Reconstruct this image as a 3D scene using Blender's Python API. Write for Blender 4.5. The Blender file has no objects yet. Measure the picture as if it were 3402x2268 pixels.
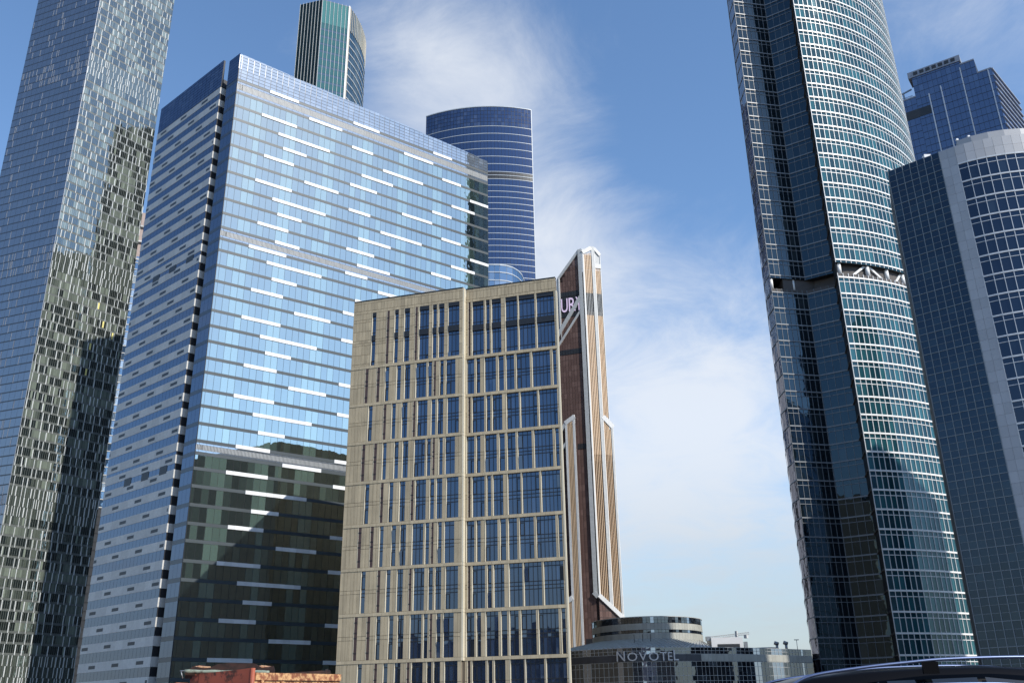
import bpy, math, random
import numpy as np
from mathutils import Vector, Matrix
random.seed(11)
R = math.radians
SC = bpy.context.scene
COL = SC.collection

# ------------------------------------------------------------------ camera
PITCH, ROLL, LENS = R(22.0446), R(-0.98423), 33.0215
CAM = Vector((0, 0, 1.25))
_fw = Vector((0, math.cos(PITCH), math.sin(PITCH)))
_up = Vector((0, -math.sin(PITCH), math.cos(PITCH)))
_rt = Vector((1, 0, 0))
CRT = _rt*math.cos(ROLL) + _up*math.sin(ROLL)
CUP = -_rt*math.sin(ROLL) + _up*math.cos(ROLL)
cd = bpy.data.cameras.new('camera'); cam = bpy.data.objects.new('camera', cd); COL.objects.link(cam)
cd.sensor_width = 36; cd.lens = LENS; cd.clip_start = 0.1; cd.clip_end = 20000
cam.matrix_world = Matrix.Translation(CAM) @ Matrix((CRT, CUP, -_fw)).transposed().to_4x4()
SC.camera = cam

# ------------------------------------------------------------------ sky, sun, exposure
SUN_AZ, SUN_EL = R(128), R(40)          # azimuth clockwise from +Y
world = bpy.data.worlds.new('World'); SC.world = world; world.use_nodes = True
def build_world():
    nt = world.node_tree; nt.nodes.clear(); N = nt.nodes.new; L = nt.links.new
    out = N('ShaderNodeOutputWorld'); bg = N('ShaderNodeBackground'); bg.inputs['Strength'].default_value = 0.15
    sky = N('ShaderNodeTexSky'); sky.sky_type = 'NISHITA'; sky.sun_disc = False
    sky.sun_elevation = SUN_EL; sky.sun_rotation = SUN_AZ; sky.altitude = 200
    sky.air_density = 1.0; sky.dust_density = .25; sky.ozone_density = 2.0
    hs = N('ShaderNodeHueSaturation'); hs.inputs['Saturation'].default_value = 1.06; hs.inputs['Value'].default_value = 1.02
    tn = N('ShaderNodeVectorMath'); tn.operation = 'MULTIPLY'; tn.inputs[1].default_value = (1.0, 1.045, 1.07)
    L(sky.outputs[0], tn.inputs[0]); L(tn.outputs[0], hs.inputs['Color'])
    tc = N('ShaderNodeTexCoord')
    def math_(op, a, b=None, c=None, clamp=False):
        n = N('ShaderNodeMath'); n.operation = op; n.use_clamp = clamp
        for i, v in enumerate((a, b, c)):
            if v is None: continue
            if hasattr(v, 'default_value') or hasattr(v, 'is_linked'): L(v, n.inputs[i])
            else: n.inputs[i].default_value = v
        return n.outputs[0]
    sep = N('ShaderNodeSeparateXYZ'); L(tc.outputs['Generated'], sep.inputs[0])
    zc = math_('ADD', math_('MAXIMUM', sep.outputs[2], 0.0), 0.16)
    px = math_('DIVIDE', sep.outputs[0], zc); py = math_('DIVIDE', sep.outputs[1], zc)
    comb = N('ShaderNodeCombineXYZ'); L(px, comb.inputs[0]); L(py, comb.inputs[1]); comb.inputs[2].default_value = 3.7
    def noise(scale, detail, rough, dist, off, stretch=(1, 1, 1)):
        mp = N('ShaderNodeMapping'); mp.inputs['Location'].default_value = off; mp.inputs['Scale'].default_value = stretch
        mp.inputs['Rotation'].default_value = (0, 0, 0.6)
        L(comb.outputs[0], mp.inputs[0])
        n = N('ShaderNodeTexNoise'); n.inputs['Scale'].default_value = scale; n.inputs['Detail'].default_value = detail
        n.inputs['Roughness'].default_value = rough; n.inputs['Distortion'].default_value = dist
        L(mp.outputs[0], n.inputs['Vector']); return n.outputs['Fac']
    n1 = noise(1.15, 9, .56, .25, (.35, .2, 0), (1.0, .7, 1))
    n2 = noise(4.2, 10, .66, .55, (3, 1, 0))
    # where the cloud banks lie: broad patches of sky
    def patch(az, el, w, h, amp):
        d = (math.sin(R(az))*math.cos(R(el)), math.cos(R(az))*math.cos(R(el)), math.sin(R(el)))
        s = N('ShaderNodeVectorMath'); s.operation = 'SUBTRACT'; L(tc.outputs['Generated'], s.inputs[0]); s.inputs[1].default_value = d
        r = (math.cos(R(az)), -math.sin(R(az)), 0); u = (-math.sin(R(az))*math.sin(R(el)), -math.cos(R(az))*math.sin(R(el)), math.cos(R(el)))
        t = []
        for ax, k in ((r, w), (u, h)):
            dt = N('ShaderNodeVectorMath'); dt.operation = 'DOT_PRODUCT'; L(s.outputs[0], dt.inputs[0]); dt.inputs[1].default_value = ax
            q = math_('DIVIDE', dt.outputs['Value'], math.tan(R(k))); t.append(math_('MULTIPLY', q, q))
        e = math_('ADD', t[0], t[1])
        return math_('MULTIPLY', math_('POWER', 2.718, math_('MULTIPLY', e, -1.0)), amp)
    P = [(-3, 37.5, 7.5, 6, .38), (3, 29, 6, 4.5, .24), (4, 24.5, 4.5, 4, .2), (8, 19, 6, 4, .1), (11.5, 12.5, 10, 7.5, .46), (14, 23, 6, 4, .06), (30, 39, 7, 4, .16),
         (-28, 34, 9, 9, -.22), (13, 34, 6, 5, -.15), (-19, 40, 7, 3, .05), (14, 27, 4, 8, .05)]
    acc = None
    for p in P:
        v = patch(*p); acc = v if acc is None else math_('ADD', acc, v)
    tot = math_('ADD', math_('ADD', math_('MULTIPLY', n1, .54), math_('MULTIPLY', n2, .46)), acc)
    mr = N('ShaderNodeMapRange'); mr.interpolation_type = 'SMOOTHSTEP'
    mr.inputs['From Min'].default_value = .51; mr.inputs['From Max'].default_value = .94
    L(tot, mr.inputs['Value'])
    fac = math_('MULTIPLY', mr.outputs['Result'], .84)
    cl = N('ShaderNodeMix'); cl.data_type = 'RGBA'
    cr = N('ShaderNodeRGB'); cr.outputs[0].default_value = CLOUD
    L(fac, cl.inputs['Factor']); L(hs.outputs[0], cl.inputs['A']); L(cr.outputs[0], cl.inputs['B'])
    hz = N('ShaderNodeMapRange'); hz.interpolation_type = 'SMOOTHSTEP'
    hz.inputs['From Min'].default_value = .30; hz.inputs['From Max'].default_value = .02; hz.inputs['To Max'].default_value = .85
    L(sep.outputs[2], hz.inputs['Value'])
    hm = N('ShaderNodeMix'); hm.data_type = 'RGBA'; hm.inputs['B'].default_value = HAZE
    L(hz.outputs[0], hm.inputs['Factor']); L(cl.outputs['Result'], hm.inputs['A'])
    L(hm.outputs['Result'], bg.inputs['Color']); L(bg.outputs[0], out.inputs['Surface'])
CLOUD = (4.3, 4.5, 4.8, 1); HAZE = (2.35, 2.55, 2.7, 1)
build_world()
sd = bpy.data.lights.new('sun', 'SUN'); sd.energy = 4.0; sd.angle = R(.53); sd.color = (1, .95, .87)
sun = bpy.data.objects.new('sun', sd); COL.objects.link(sun)
_sv = Vector((math.sin(SUN_AZ)*math.cos(SUN_EL), math.cos(SUN_AZ)*math.cos(SUN_EL), math.sin(SUN_EL)))
sun.rotation_euler = _sv.to_track_quat('Z', 'Y').to_euler(); sun.location = (60, -40, 120)
SC.view_settings.view_transform = 'Standard'; SC.view_settings.look = 'None'
SC.view_settings.exposure = 0.42; SC.view_settings.gamma = 1.0; SC.view_settings.use_curve_mapping = False
SC.render.engine = 'CYCLES'
SC.cycles.max_bounces = 6; SC.cycles.glossy_bounces = 4; SC.cycles.diffuse_bounces = 2

# ------------------------------------------------------------------ helpers: angles and plan
def pol(az, r): return Vector((r*math.sin(R(az)), r*math.cos(R(az))))
def view_of(p):
    v = Vector(p) - CAM; h = math.hypot(v.x, v.y)
    return math.degrees(math.atan2(v.x, v.y)), math.degrees(math.atan2(v.z, h))
def in_frame(p):
    v = Vector(p) - CAM; z = v.dot(_fw)
    if z <= 0: return False
    k = LENS/36
    return abs(v.dot(CRT)/z*k) < .5 and abs(v.dot(CUP)/z*k) < .3334

# ------------------------------------------------------------------ materials
MATS = {}
def _mat(name):
    m = bpy.data.materials.new(name); m.use_nodes = True; m.node_tree.nodes.clear(); MATS[name] = m
    return m, m.node_tree.nodes.new, m.node_tree.links.new
def _var(N, L):
    """per-piece random value: object colour of a single piece + attribute of joined ones"""
    oi = N('ShaderNodeObjectInfo'); at = N('ShaderNodeAttribute'); at.attribute_name = 'var'
    ad = N('ShaderNodeVectorMath'); ad.operation = 'ADD'
    L(oi.outputs['Color'], ad.inputs[0]); L(at.outputs['Color'], ad.inputs[1])
    sp = N('ShaderNodeSeparateXYZ'); L(ad.outputs[0], sp.inputs[0]); return sp.outputs
def paint(name, col, rough=.55, metal=0, amount=.12, scale=.6, bump=0, spec=.5, varamt=0.12, streak=0):
    m, N, L = _mat(name)
    out = N('ShaderNodeOutputMaterial'); b = N('ShaderNodeBsdfPrincipled')
    b.inputs['Roughness'].default_value = rough; b.inputs['Metallic'].default_value = metal
    b.inputs['Specular IOR Level'].default_value = spec
    tc = N('ShaderNodeTexCoord'); geo = N('ShaderNodeNewGeometry')
    n = N('ShaderNodeTexNoise'); n.inputs['Scale'].default_value = scale; n.inputs['Detail'].default_value = 6; n.inputs['Roughness'].default_value = .65
    L(geo.outputs['Position'], n.inputs['Vector'])
    v = _var(N, L)
    mr = N('ShaderNodeMapRange'); mr.inputs['From Min'].default_value = .3; mr.inputs['From Max'].default_value = .7
    mr.inputs['To Min'].default_value = 1-amount; mr.inputs['To Max'].default_value = 1+amount; L(n.outputs['Fac'], mr.inputs['Value'])
    mr2 = N('ShaderNodeMapRange'); mr2.inputs['To Min'].default_value = 1-varamt; mr2.inputs['To Max'].default_value = 1+varamt*.3; L(v[0], mr2.inputs['Value'])
    mu = N('ShaderNodeMath'); mu.operation = 'MULTIPLY'; L(mr.outputs[0], mu.inputs[0]); L(mr2.outputs[0], mu.inputs[1])
    vm = N('ShaderNodeVectorMath'); vm.operation = 'SCALE'; vm.inputs[0].default_value = col[:3]; L(mu.outputs[0], vm.inputs['Scale'])
    colour = vm.outputs[0]
    if streak:
        mp = N('ShaderNodeMapping'); mp.inputs['Scale'].default_value = (2.6, 2.6, .09); L(geo.outputs['Position'], mp.inputs[0])
        n3 = N('ShaderNodeTexNoise'); n3.inputs['Scale'].default_value = 1.0; n3.inputs['Detail'].default_value = 5; n3.inputs['Roughness'].default_value = .6; L(mp.outputs[0], n3.inputs['Vector'])
        m3 = N('ShaderNodeMapRange'); m3.inputs['From Min'].default_value = .38; m3.inputs['From Max'].default_value = .66; m3.inputs['To Min'].default_value = 1.04; m3.inputs['To Max'].default_value = 1-streak; L(n3.outputs['Fac'], m3.inputs['Value'])
        v3 = N('ShaderNodeVectorMath'); v3.operation = 'SCALE'; L(colour, v3.inputs[0]); L(m3.outputs[0], v3.inputs['Scale']); colour = v3.outputs[0]
    L(colour, b.inputs['Base Color'])
    if bump:
        bp = N('ShaderNodeBump'); bp.inputs['Strength'].default_value = bump; bp.inputs['Distance'].default_value = .05
        L(n.outputs['Fac'], bp.inputs['Height']); L(bp.outputs[0], b.inputs['Normal'])
    L(b.outputs[0], out.inputs['Surface']); return m
def glass(name, dark, light, f0=.3, tint=(1, 1, 1), rough=.02, wav=.012, wscale=.35, thresh=.5):
    """coated facade glass: mirror coat over what shows of the room (dark) or of a blind (light)"""
    m, N, L = _mat(name)
    out = N('ShaderNodeOutputMaterial'); di = N('ShaderNodeBsdfDiffuse'); gl = N('ShaderNodeBsdfGlossy')
    gl.inputs['Roughness'].default_value = rough; gl.inputs['Color'].default_value = (*tint, 1)
    v = _var(N, L); geo = N('ShaderNodeNewGeometry')
    rp = N('ShaderNodeMapRange'); rp.inputs['From Min'].default_value = thresh; rp.inputs['From Max'].default_value = 1.0; L(v[0], rp.inputs['Value'])
    mx = N('ShaderNodeMix'); mx.data_type = 'RGBA'; mx.inputs['A'].default_value = (*dark, 1); mx.inputs['B'].default_value = (*light, 1)
    L(rp.outputs[0], mx.inputs['Factor']); L(mx.outputs['Result'], di.inputs['Color'])
    n = N('ShaderNodeTexNoise'); n.inputs['Scale'].default_value = wscale; n.inputs['Detail'].default_value = 2; L(geo.outputs['Position'], n.inputs['Vector'])
    bp = N('ShaderNodeBump'); bp.inputs['Strength'].default_value = 1; bp.inputs['Distance'].default_value = wav
    L(n.outputs['Fac'], bp.inputs['Height']); L(bp.outputs[0], gl.inputs['Normal'])
    fr = N('ShaderNodeFresnel'); fr.inputs['IOR'].default_value = 1.5
    ma = N('ShaderNodeMath'); ma.operation = 'MULTIPLY_ADD'; ma.use_clamp = True
    ma.inputs[1].default_value = 1-f0; ma.inputs[2].default_value = f0-.03; L(fr.outputs[0], ma.inputs[0])
    ms = N('ShaderNodeMixShader'); L(ma.outputs[0], ms.inputs[0]); L(di.outputs[0], ms.inputs[1]); L(gl.outputs[0], ms.inputs[2])
    L(ms.outputs[0], out.inputs['Surface']); return m
def emitter(name, col, s):
    m, N, L = _mat(name); out = N('ShaderNodeOutputMaterial'); e = N('ShaderNodeEmission')
    e.inputs[0].default_value = (*col, 1); e.inputs[1].default_value = s; L(e.outputs[0], out.inputs[0]); return m
def worn(name, col, rust, amt=.5, scale=3, rough=.6):
    m, N, L = _mat(name); out = N('ShaderNodeOutputMaterial'); b = N('ShaderNodeBsdfPrincipled'); b.inputs['Roughness'].default_value = rough
    geo = N('ShaderNodeNewGeometry'); n = N('ShaderNodeTexNoise'); n.inputs['Scale'].default_value = scale; n.inputs['Detail'].default_value = 9; n.inputs['Roughness'].default_value = .7
    L(geo.outputs['Position'], n.inputs['Vector'])
    r = N('ShaderNodeValToRGB'); r.color_ramp.elements[0].position = .62-amt*.25; r.color_ramp.elements[1].position = .70-amt*.2
    r.color_ramp.elements[0].color = (*col, 1); r.color_ramp.elements[1].color = (*rust, 1); L(n.outputs['Fac'], r.inputs[0])
    n2 = N('ShaderNodeTexNoise'); n2.inputs['Scale'].default_value = scale*.35; n2.inputs['Detail'].default_value = 5; L(geo.outputs['Position'], n2.inputs['Vector'])
    mx = N('ShaderNodeMix'); mx.data_type = 'RGBA'; mx.blend_type = 'MULTIPLY'; mx.inputs['Factor'].default_value = .55
    L(r.outputs[0], mx.inputs['A']); L(n2.outputs['Fac'], mx.inputs['B'])
    sc = N('ShaderNodeVectorMath'); sc.operation = 'SCALE'; sc.inputs['Scale'].default_value = 1.35; L(mx.outputs['Result'], sc.inputs[0])
    L(sc.outputs[0], b.inputs['Base Color'])
    bp = N('ShaderNodeBump'); bp.inputs['Strength'].default_value = .4; bp.inputs['Distance'].default_value = .02; L(n.outputs['Fac'], bp.inputs['Height']); L(bp.outputs[0], b.inputs['Normal'])
    L(b.outputs[0], out.inputs['Surface']); return m

paint('asphalt', (.05, .05, .052), .9, scale=1.2, bump=.3)
paint('paving', (.22, .21, .2), .85)
paint('white_line', (.7, .7, .68), .7)
paint('dark_core', (.02, .022, .026), .5, amount=.05)
paint('roof_felt', (.12, .12, .12), .9)
# slab
glass('slab_glass', (.012, .020, .022), (.17, .27, .23), .54, (.93, 1.0, .92), wav=.02, thresh=.3)
glass('slab_side_glass', (.02, .03, .055), (.04, .05, .08), .14, (.72, .82, 1.0), wav=.012)
paint('slab_spandrel', (.055, .07, .08), .45, scale=.25, amount=.1, spec=.3)
paint('slab_dark_spandrel', (.035, .045, .06), .3, spec=.6)
paint('white_panel', (.74, .75, .76), .5, amount=.06, varamt=.16)
paint('grey_stone', (.53, .52, .49), .7, scale=1.6, amount=.1)
paint('vent_dark', (.022, .025, .03), .5)
paint('louver_grey', (.33, .35, .36), .5)
glass('screen_glass', (.15, .18, .22), (.24, .28, .33), .42, (.95, 1.0, 1.0), rough=.03)
glass('screen_dark', (.02, .028, .045), (.05, .065, .09), .1, (.6, .72, 1.0), rough=.1)
# far left tower
glass('oko_glass', (.012, .016, .015), (.25, .29, .23), .26, (.92, 1.0, .95), wav=.02, thresh=.35)
glass('oko_side_glass', (.04, .046, .064), (.075, .085, .11), .28, (.88, .9, .94), wav=.03, wscale=.2)
paint('oko_spandrel', (.11, .122, .115), .35, spec=.6)
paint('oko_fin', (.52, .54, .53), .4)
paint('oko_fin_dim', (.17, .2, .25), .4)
paint('lit_yellow', (.75, .66, .22), .5)
# green tower
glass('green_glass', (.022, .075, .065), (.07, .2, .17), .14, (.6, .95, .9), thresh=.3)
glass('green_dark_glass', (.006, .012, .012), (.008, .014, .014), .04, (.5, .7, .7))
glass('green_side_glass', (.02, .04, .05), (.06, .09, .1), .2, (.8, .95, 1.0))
paint('fin_white', (.42, .44, .44), .45)
paint('fin_tan', (.5, .45, .37), .5)
# blue rounded tower
glass('navy_glass', (.012, .02, .045), (.04, .055, .09), .17, (.58, .68, .95), wav=.02)
paint('pale_line', (.42, .47, .52), .4)
# tan block
paint('tan_stone', (.405, .335, .222), .75, scale=.45, amount=.11, varamt=.16, streak=.2)
paint('tan_cornice', (.42, .35, .235), .75, scale=.9, amount=.08, streak=.12)
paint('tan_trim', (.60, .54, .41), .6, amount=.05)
paint('tan_backing', (.14, .115, .085), .9)
glass('tan_glass', (.010, .018, .038), (.025, .042, .08), .15, (.62, .78, 1.0), wav=.008)
paint('frame_black', (.012, .013, .016), .4)
paint('frame_brown', (.06, .035, .03), .5)
# brown tower
glass('brown_glass', (.125, .08, .07), (.175, .115, .10), .06, (1.0, .62, .5), wav=.03)
paint('brown_line', (.06, .033, .026), .5)
paint('copper_fin', (.68, .49, .315), .45, scale=.05, amount=.06)
paint('mercury_white', (.72, .72, .70), .5, amount=.08, scale=.25, streak=.16)
paint('mercury_grey', (.50, .51, .50), .45)
glass('copper_glass', (.03, .016, .012), (.50, .35, .21), .14, (1.0, .78, .62), wav=.03)
emitter('sign_lilac', (.78, .66, .95), .62)
# right tower
glass('imp_dark_glass', (.006, .011, .016), (.03, .04, .045), .085, (.45, .64, .76), wav=.012, thresh=.8)
glass('imp_teal_glass', (.007, .034, .046), (.028, .12, .142), .075, (.5, .68, .74), wav=.012, thresh=.25)
glass('imp_sliver_glass', (.04, .04, .05), (.2, .17, .17), .22, (1.0, .95, .95), wav=.05, wscale=.5)
paint('imp_white', (.80, .80, .78), .4, amount=.04)
paint('imp_grey_shaded', (.21, .23, .25), .4)  # grey bars darkened: shadow on the recessed faces is put into the colour
paint('concrete_dark', (.10, .09, .085), .8)
# corner office
glass('nab_glass', (.006, .010, .018), (.02, .032, .045), .06, (.6, .75, 1.0), wav=.01, thresh=.75)
glass('nab_grid_glass', (.004, .009, .015), (.015, .028, .036), .055, (.6, .78, 1.0), wav=.02, thresh=.6)
paint('nab_white', (.39, .40, .42), .5, scale=.2, amount=.05)
paint('nab_bar', (.5, .53, .56), .4)
paint('nab_grid_bar', (.17, .2, .22), .4)
# far blue tower
glass('far_blue_glass', (.016, .026, .062), (.05, .075, .13), .2, (.68, .78, 1.0), wav=.03)
paint('far_grey', (.26, .29, .35), .6)
# hotel
glass('hotel_glass', (.008, .010, .014), (.05, .06, .07), .16, (.8, .9, 1.0), wav=.02, thresh=.7)
glass('hotel_blue_glass', (.02, .03, .05), (.04, .06, .09), .5, (.75, .85, 1.0), wav=.02)
paint('hotel_panel', (.36, .36, .32), .6)
paint('hotel_bar', (.4, .41, .4), .5); paint('hotel_panel_shaded', (.05, .055, .065), .5)  # darker panel copy: cast shadow on the left front is put into its colour
paint('hotel_roof', (.42, .43, .42), .45, metal=.3)
paint('letter_steel', (.55, .56, .57), .4)
# others
paint('concrete_pink', (.42, .33, .29), .85)
paint('concrete_light', (.5, .5, .48), .85)
glass('sliver_glass', (.03, .06, .11), (.4, .46, .5), .32, (.75, .88, 1.0), wav=.03, thresh=.4)
worn('truck_orange', (.33, .085, .045), (.07, .03, .018), .35, 2.6)
worn('truck_sunlit', (.62, .36, .17), (.24, .085, .04), .75, 5.5)  # lighter orange copy for sun-facing side and flaps: sunlight put into the paint
worn('truck_shaded_rust', (.045, .018, .012), (.02, .009, .006), .6, 3)  # near-black rust: shade on the headboard is put into the colour
worn('tarp_green', (.23, .27, .21), (.12, .13, .1), .4, 6)
paint('rubber', (.02, .02, .02), .85)
paint('truck_cab', (.45, .12, .05), .4)
paint('steel', (.35, .36, .37), .4, metal=.6)
paint('car_black', (.004, .004, .005), .3, spec=.1, amount=.02)
paint('car_rail', (.2, .25, .4), .32, metal=.85, amount=.03)
glass('car_glass', (.004, .005, .006), (.004, .005, .006), .06, (1, 1, 1), wav=0)
paint('rim', (.4, .4, .42), .3, metal=.8)
paint('lamp_red', (.4, .02, .02), .3); paint('lamp_clear', (.6, .6, .6), .2)

# ------------------------------------------------------------------ mesh helpers
def mesh_obj(name, verts, faces, mat, parent=None, smooth=False):
    me = bpy.data.meshes.new(name); me.from_pydata([tuple(v) for v in verts], [], faces); me.update()
    me.materials.append(MATS[mat])
    if smooth:
        for p in me.polygons: p.use_smooth = True
    o = bpy.data.objects.new(name, me); COL.objects.link(o)
    o.color = (0, 0, 0, 1)
    if parent is not None:
        base = Vector((0, 0, 0)); q = parent
        while q is not None: base += q.location; q = q.parent
        for v in me.vertices: v.co -= base
        o.parent = parent
    return o
def tag(o, label, cat, group=None):
    o['label'] = label; o['category'] = cat
    if group: o['group'] = group
    return o
def structure(o): o['kind'] = 'structure'; return o
_UNIT = {}
_CV = np.array([(-.5, -.5, -.5), (.5, -.5, -.5), (.5, .5, -.5), (-.5, .5, -.5), (-.5, -.5, .5), (.5, -.5, .5), (.5, .5, .5), (-.5, .5, .5)])
# local y points into the wall, so the face at -y looks out; winding outward
_CF = [(3, 7, 6, 2), (0, 1, 5, 4), (1, 2, 6, 5), (0, 4, 7, 3), (4, 5, 6, 7), (0, 3, 2, 1)]
def unit(mat):
    if mat not in _UNIT:
        me = bpy.data.meshes.new('box_' + mat); me.from_pydata([tuple(v) for v in _CV], [], _CF); me.materials.append(MATS[mat]); _UNIT[mat] = me
    return _UNIT[mat]
class Wall:
    """vertical wall seen from outside: u runs left to right, z up, d outward"""
    def __init__(s, p0, p1):
        s.o = Vector(p0[:2]); e = Vector(p1[:2]); s.L = (e - s.o).length
        s.u = (e - s.o)/s.L; s.n = Vector((s.u.y, -s.u.x))
    def at(s, u, z, d=0):
        p = s.o + s.u*u + s.n*d; return Vector((p.x, p.y, z))
def box_matrix(w, u0, u1, z0, z1, d0, d1, tilt=0):
    c = w.at((u0+u1)/2, (z0+z1)/2, (d0+d1)/2)
    U = Vector((w.u.x, w.u.y, 0)); D = -Vector((w.n.x, w.n.y, 0)); Z = Vector((0, 0, 1))
    if tilt:
        a, b = random.gauss(0, tilt), random.gauss(0, tilt)
        q = Matrix.Rotation(a, 3, Z) @ Matrix.Rotation(b, 3, U); U = q @ U; D = q @ D; Z = q @ Z
    M = Matrix((U*(u1-u0), D*(d1-d0), Z*(z1-z0))).transposed().to_4x4(); M.translation = c
    return M
class Thing:
    def __init__(s, name, label, cat, base, group=None, hid=None, limit=300):
        s.root = bpy.data.objects.new(name, None); COL.objects.link(s.root); s.root.empty_display_size = 2
        s.root.location = (base[0], base[1], base[2] if len(base) > 2 else 0)
        tag(s.root, label, cat, group); s.pieces = {}; s.hid = hid; s.limit = limit; s.joined = {}
    def box(s, name, mat, w, u0, u1, z0, z1, d0, d1, var=None, tilt=0):
        if u1-u0 < 1e-4 or z1-z0 < 1e-4: return
        v = var if var is not None else (random.random(), random.random(), random.random())
        s.pieces.setdefault(name, []).append((box_matrix(w, u0, u1, z0, z1, d0, d1, tilt), mat, v))
    def bar(s, name, mat, w, u0, u1, z0, z1, d0, d1):
        """thin bars: real geometry joined into one part"""
        s.joined.setdefault((name, mat), []).append((box_matrix(w, u0, u1, z0, z1, d0, d1), mat, (.5, .5, .5)))
    def _join(s, name, lst, stuff=True):
        mats = sorted(set(p[1] for p in lst)); n = len(lst)
        V = np.empty((n, 8, 3)); F = np.empty((n, 6, 4), int); col = np.empty((n, 8, 4)); mi = np.empty((n, 6), int)
        base = np.array(s.root.location)
        for i, (M, m, v) in enumerate(lst):
            A = np.array(M); V[i] = _CV @ A[:3, :3].T + A[:3, 3] - base; F[i] = np.array(_CF) + 8*i; col[i] = (*v, 1); mi[i] = mats.index(m)
        me = bpy.data.meshes.new(name); nf = n*6
        me.vertices.add(n*8); me.vertices.foreach_set('co', V.ravel())
        me.loops.add(nf*4); me.loops.foreach_set('vertex_index', F.ravel().astype(np.int32))
        me.polygons.add(nf); me.polygons.foreach_set('loop_start', np.arange(0, nf*4, 4, dtype=np.int32))
        me.polygons.foreach_set('material_index', mi.ravel().astype(np.int32))
        for m in mats: me.materials.append(MATS[m])
        sf = me.attributes.new('sharp_face', 'BOOLEAN', 'FACE'); sf.data.foreach_set('value', np.ones(nf, dtype=bool))
        me.update(calc_edges=True)
        a = me.attributes.new('var', 'FLOAT_COLOR', 'POINT'); a.data.foreach_set('color', col.ravel().astype(np.float32))
        o = bpy.data.objects.new(name, me); COL.objects.link(o); o.parent = s.root; o.color = (0, 0, 0, 1)
        if stuff: o['kind'] = 'stuff'
        return o
    def finish(s):
        inv = Matrix.Translation(-s.root.location)
        for name, lst in s.pieces.items():
            def score(p):
                M = p[0]; c = M.translation
                if not in_frame(c): return -1
                if s.hid and s.hid(*view_of(c)): return -1
                d = c - CAM; n = -M.to_3x3().col[1].normalized(); k = -n.dot(d)/d.length
                if k < 0: return -.5
                return M.to_3x3().col[0].length*M.to_3x3().col[2].length*(k+.05)/d.length_squared
            if len(lst) > s.limit:
                lst = sorted(lst, key=score, reverse=True); one, rest = lst[:s.limit], lst[s.limit:]
            else: one, rest = lst, []
            for M, m, v in one:
                o = bpy.data.objects.new(name, unit(m)); COL.objects.link(o); o.parent = s.root
                o.matrix_basis = inv @ M; o.color = (*v, 1)
            if rest: s._join(name, rest)
        for (name, mat), lst in s.joined.items(): s._join(name, lst)
        return s.root
    def prism(s, name, pts, z0, z1, mat, top=None):
        """upright body on a plan polygon (counter-clockwise from above)"""
        n = len(pts); a = sum(pts[i][0]*pts[(i+1) % n][1]-pts[(i+1) % n][0]*pts[i][1] for i in range(n))
        if a < 0: pts = pts[::-1]
        vs = [(p[0], p[1], z0) for p in pts] + [(p[0], p[1], z1) for p in pts]
        fs = [(i, (i+1) % n, (i+1) % n+n, i+n) for i in range(n)] + [tuple(range(n, 2*n)), tuple(range(n-1, -1, -1))]
        return mesh_obj(name, vs, fs, mat, s.root)
    def slab(s, name, w, poly, d0, d1, mat):
        """polygon in a wall's plane (u,z), extruded outward from d0 to d1"""
        n = len(poly); a = sum(poly[i][0]*poly[(i+1) % n][1]-poly[(i+1) % n][0]*poly[i][1] for i in range(n))
        if a < 0: poly = poly[::-1]
        vs = [w.at(u, z, d1) for u, z in poly] + [w.at(u, z, d0) for u, z in poly]
        fs = [tuple(range(n)), tuple(range(2*n-1, n-1, -1))] + [((i+1) % n, i, i+n, (i+1) % n+n) for i in range(n)]
        return mesh_obj(name, vs, fs, mat, s.root)
    def beam(s, name, p, q, r, mat, parent=None, sides=4, r2=None):
        p, q = Vector(p), Vector(q); d = (q-p).normalized(); a = d.orthogonal().normalized()
        if abs(d.z) < .99: a = d.cross(Vector((0, 0, 1))).normalized()
        b = d.cross(a); vs = []; r2 = r if r2 is None else r2
        for c, rr in ((p, r), (q, r2)):
            for i in range(sides):
                t = 2*math.pi*(i+.5)/sides; vs.append(c + a*math.cos(t)*rr*(1.414 if sides == 4 else 1) + b*math.sin(t)*rr*(1.414 if sides == 4 else 1))
        fs = [(i, (i+1) % sides, (i+1) % sides+sides, i+sides) for i in range(sides)] + [tuple(range(sides-1, -1, -1)), tuple(range(sides, 2*sides))]
        return mesh_obj(name, vs, fs, mat, parent or s.root, smooth=sides > 6)
def off(p, az, d): return (p[0]+math.sin(R(az))*d, p[1]+math.cos(R(az))*d)
def rv(): return (random.random(), random.random(), random.random())

# ------------------------------------------------------------------ ground
g = mesh_obj('ground', [(-3000, -3000, 0), (3000, -3000, 0), (3000, 6000, 0), (-3000, 6000, 0)], [(0, 1, 2, 3)], 'paving'); structure(g)
rd = mesh_obj('road', [(-400, 4, .004), (400, 4, .004), (400, 60, .004), (-400, 60, .004)], [(0, 1, 2, 3)], 'asphalt'); structure(rd)
def flat_box(name, x0, x1, y0, y1, z0, z1, mat, parent=None):
    vs = [(x, y, z) for z in (z0, z1) for x, y in ((x0, y0), (x1, y0), (x1, y1), (x0, y1))]
    return mesh_obj(name, vs, [(0, 3, 2, 1), (4, 5, 6, 7), (0, 1, 5, 4), (1, 2, 6, 5), (2, 3, 7, 6), (3, 0, 4, 7)], mat, parent)
structure(flat_box('pavement', -400, 400, 60, 66, 0, .14, 'paving'))
for i in range(24):
    o = flat_box('lane_marking', -140+i*12, -134+i*12, 31.9, 32.05, .005, .008, 'white_line'); structure(o)

# shields: what a nearer building hides of a farther one (view angles)
def by_tan(a, e): return -10.6 < a < 2.9 and e < 24.2 + (a+10.4)*.13
def by_slab(a, e): return -23.8 < a < -1.5 and e < 33.8 + (4.1-.9*abs(a+19.3)*(1 if a < -19.3 else .31))
def by_nab(a, e): return a > 25 and e < 29.4

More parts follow.
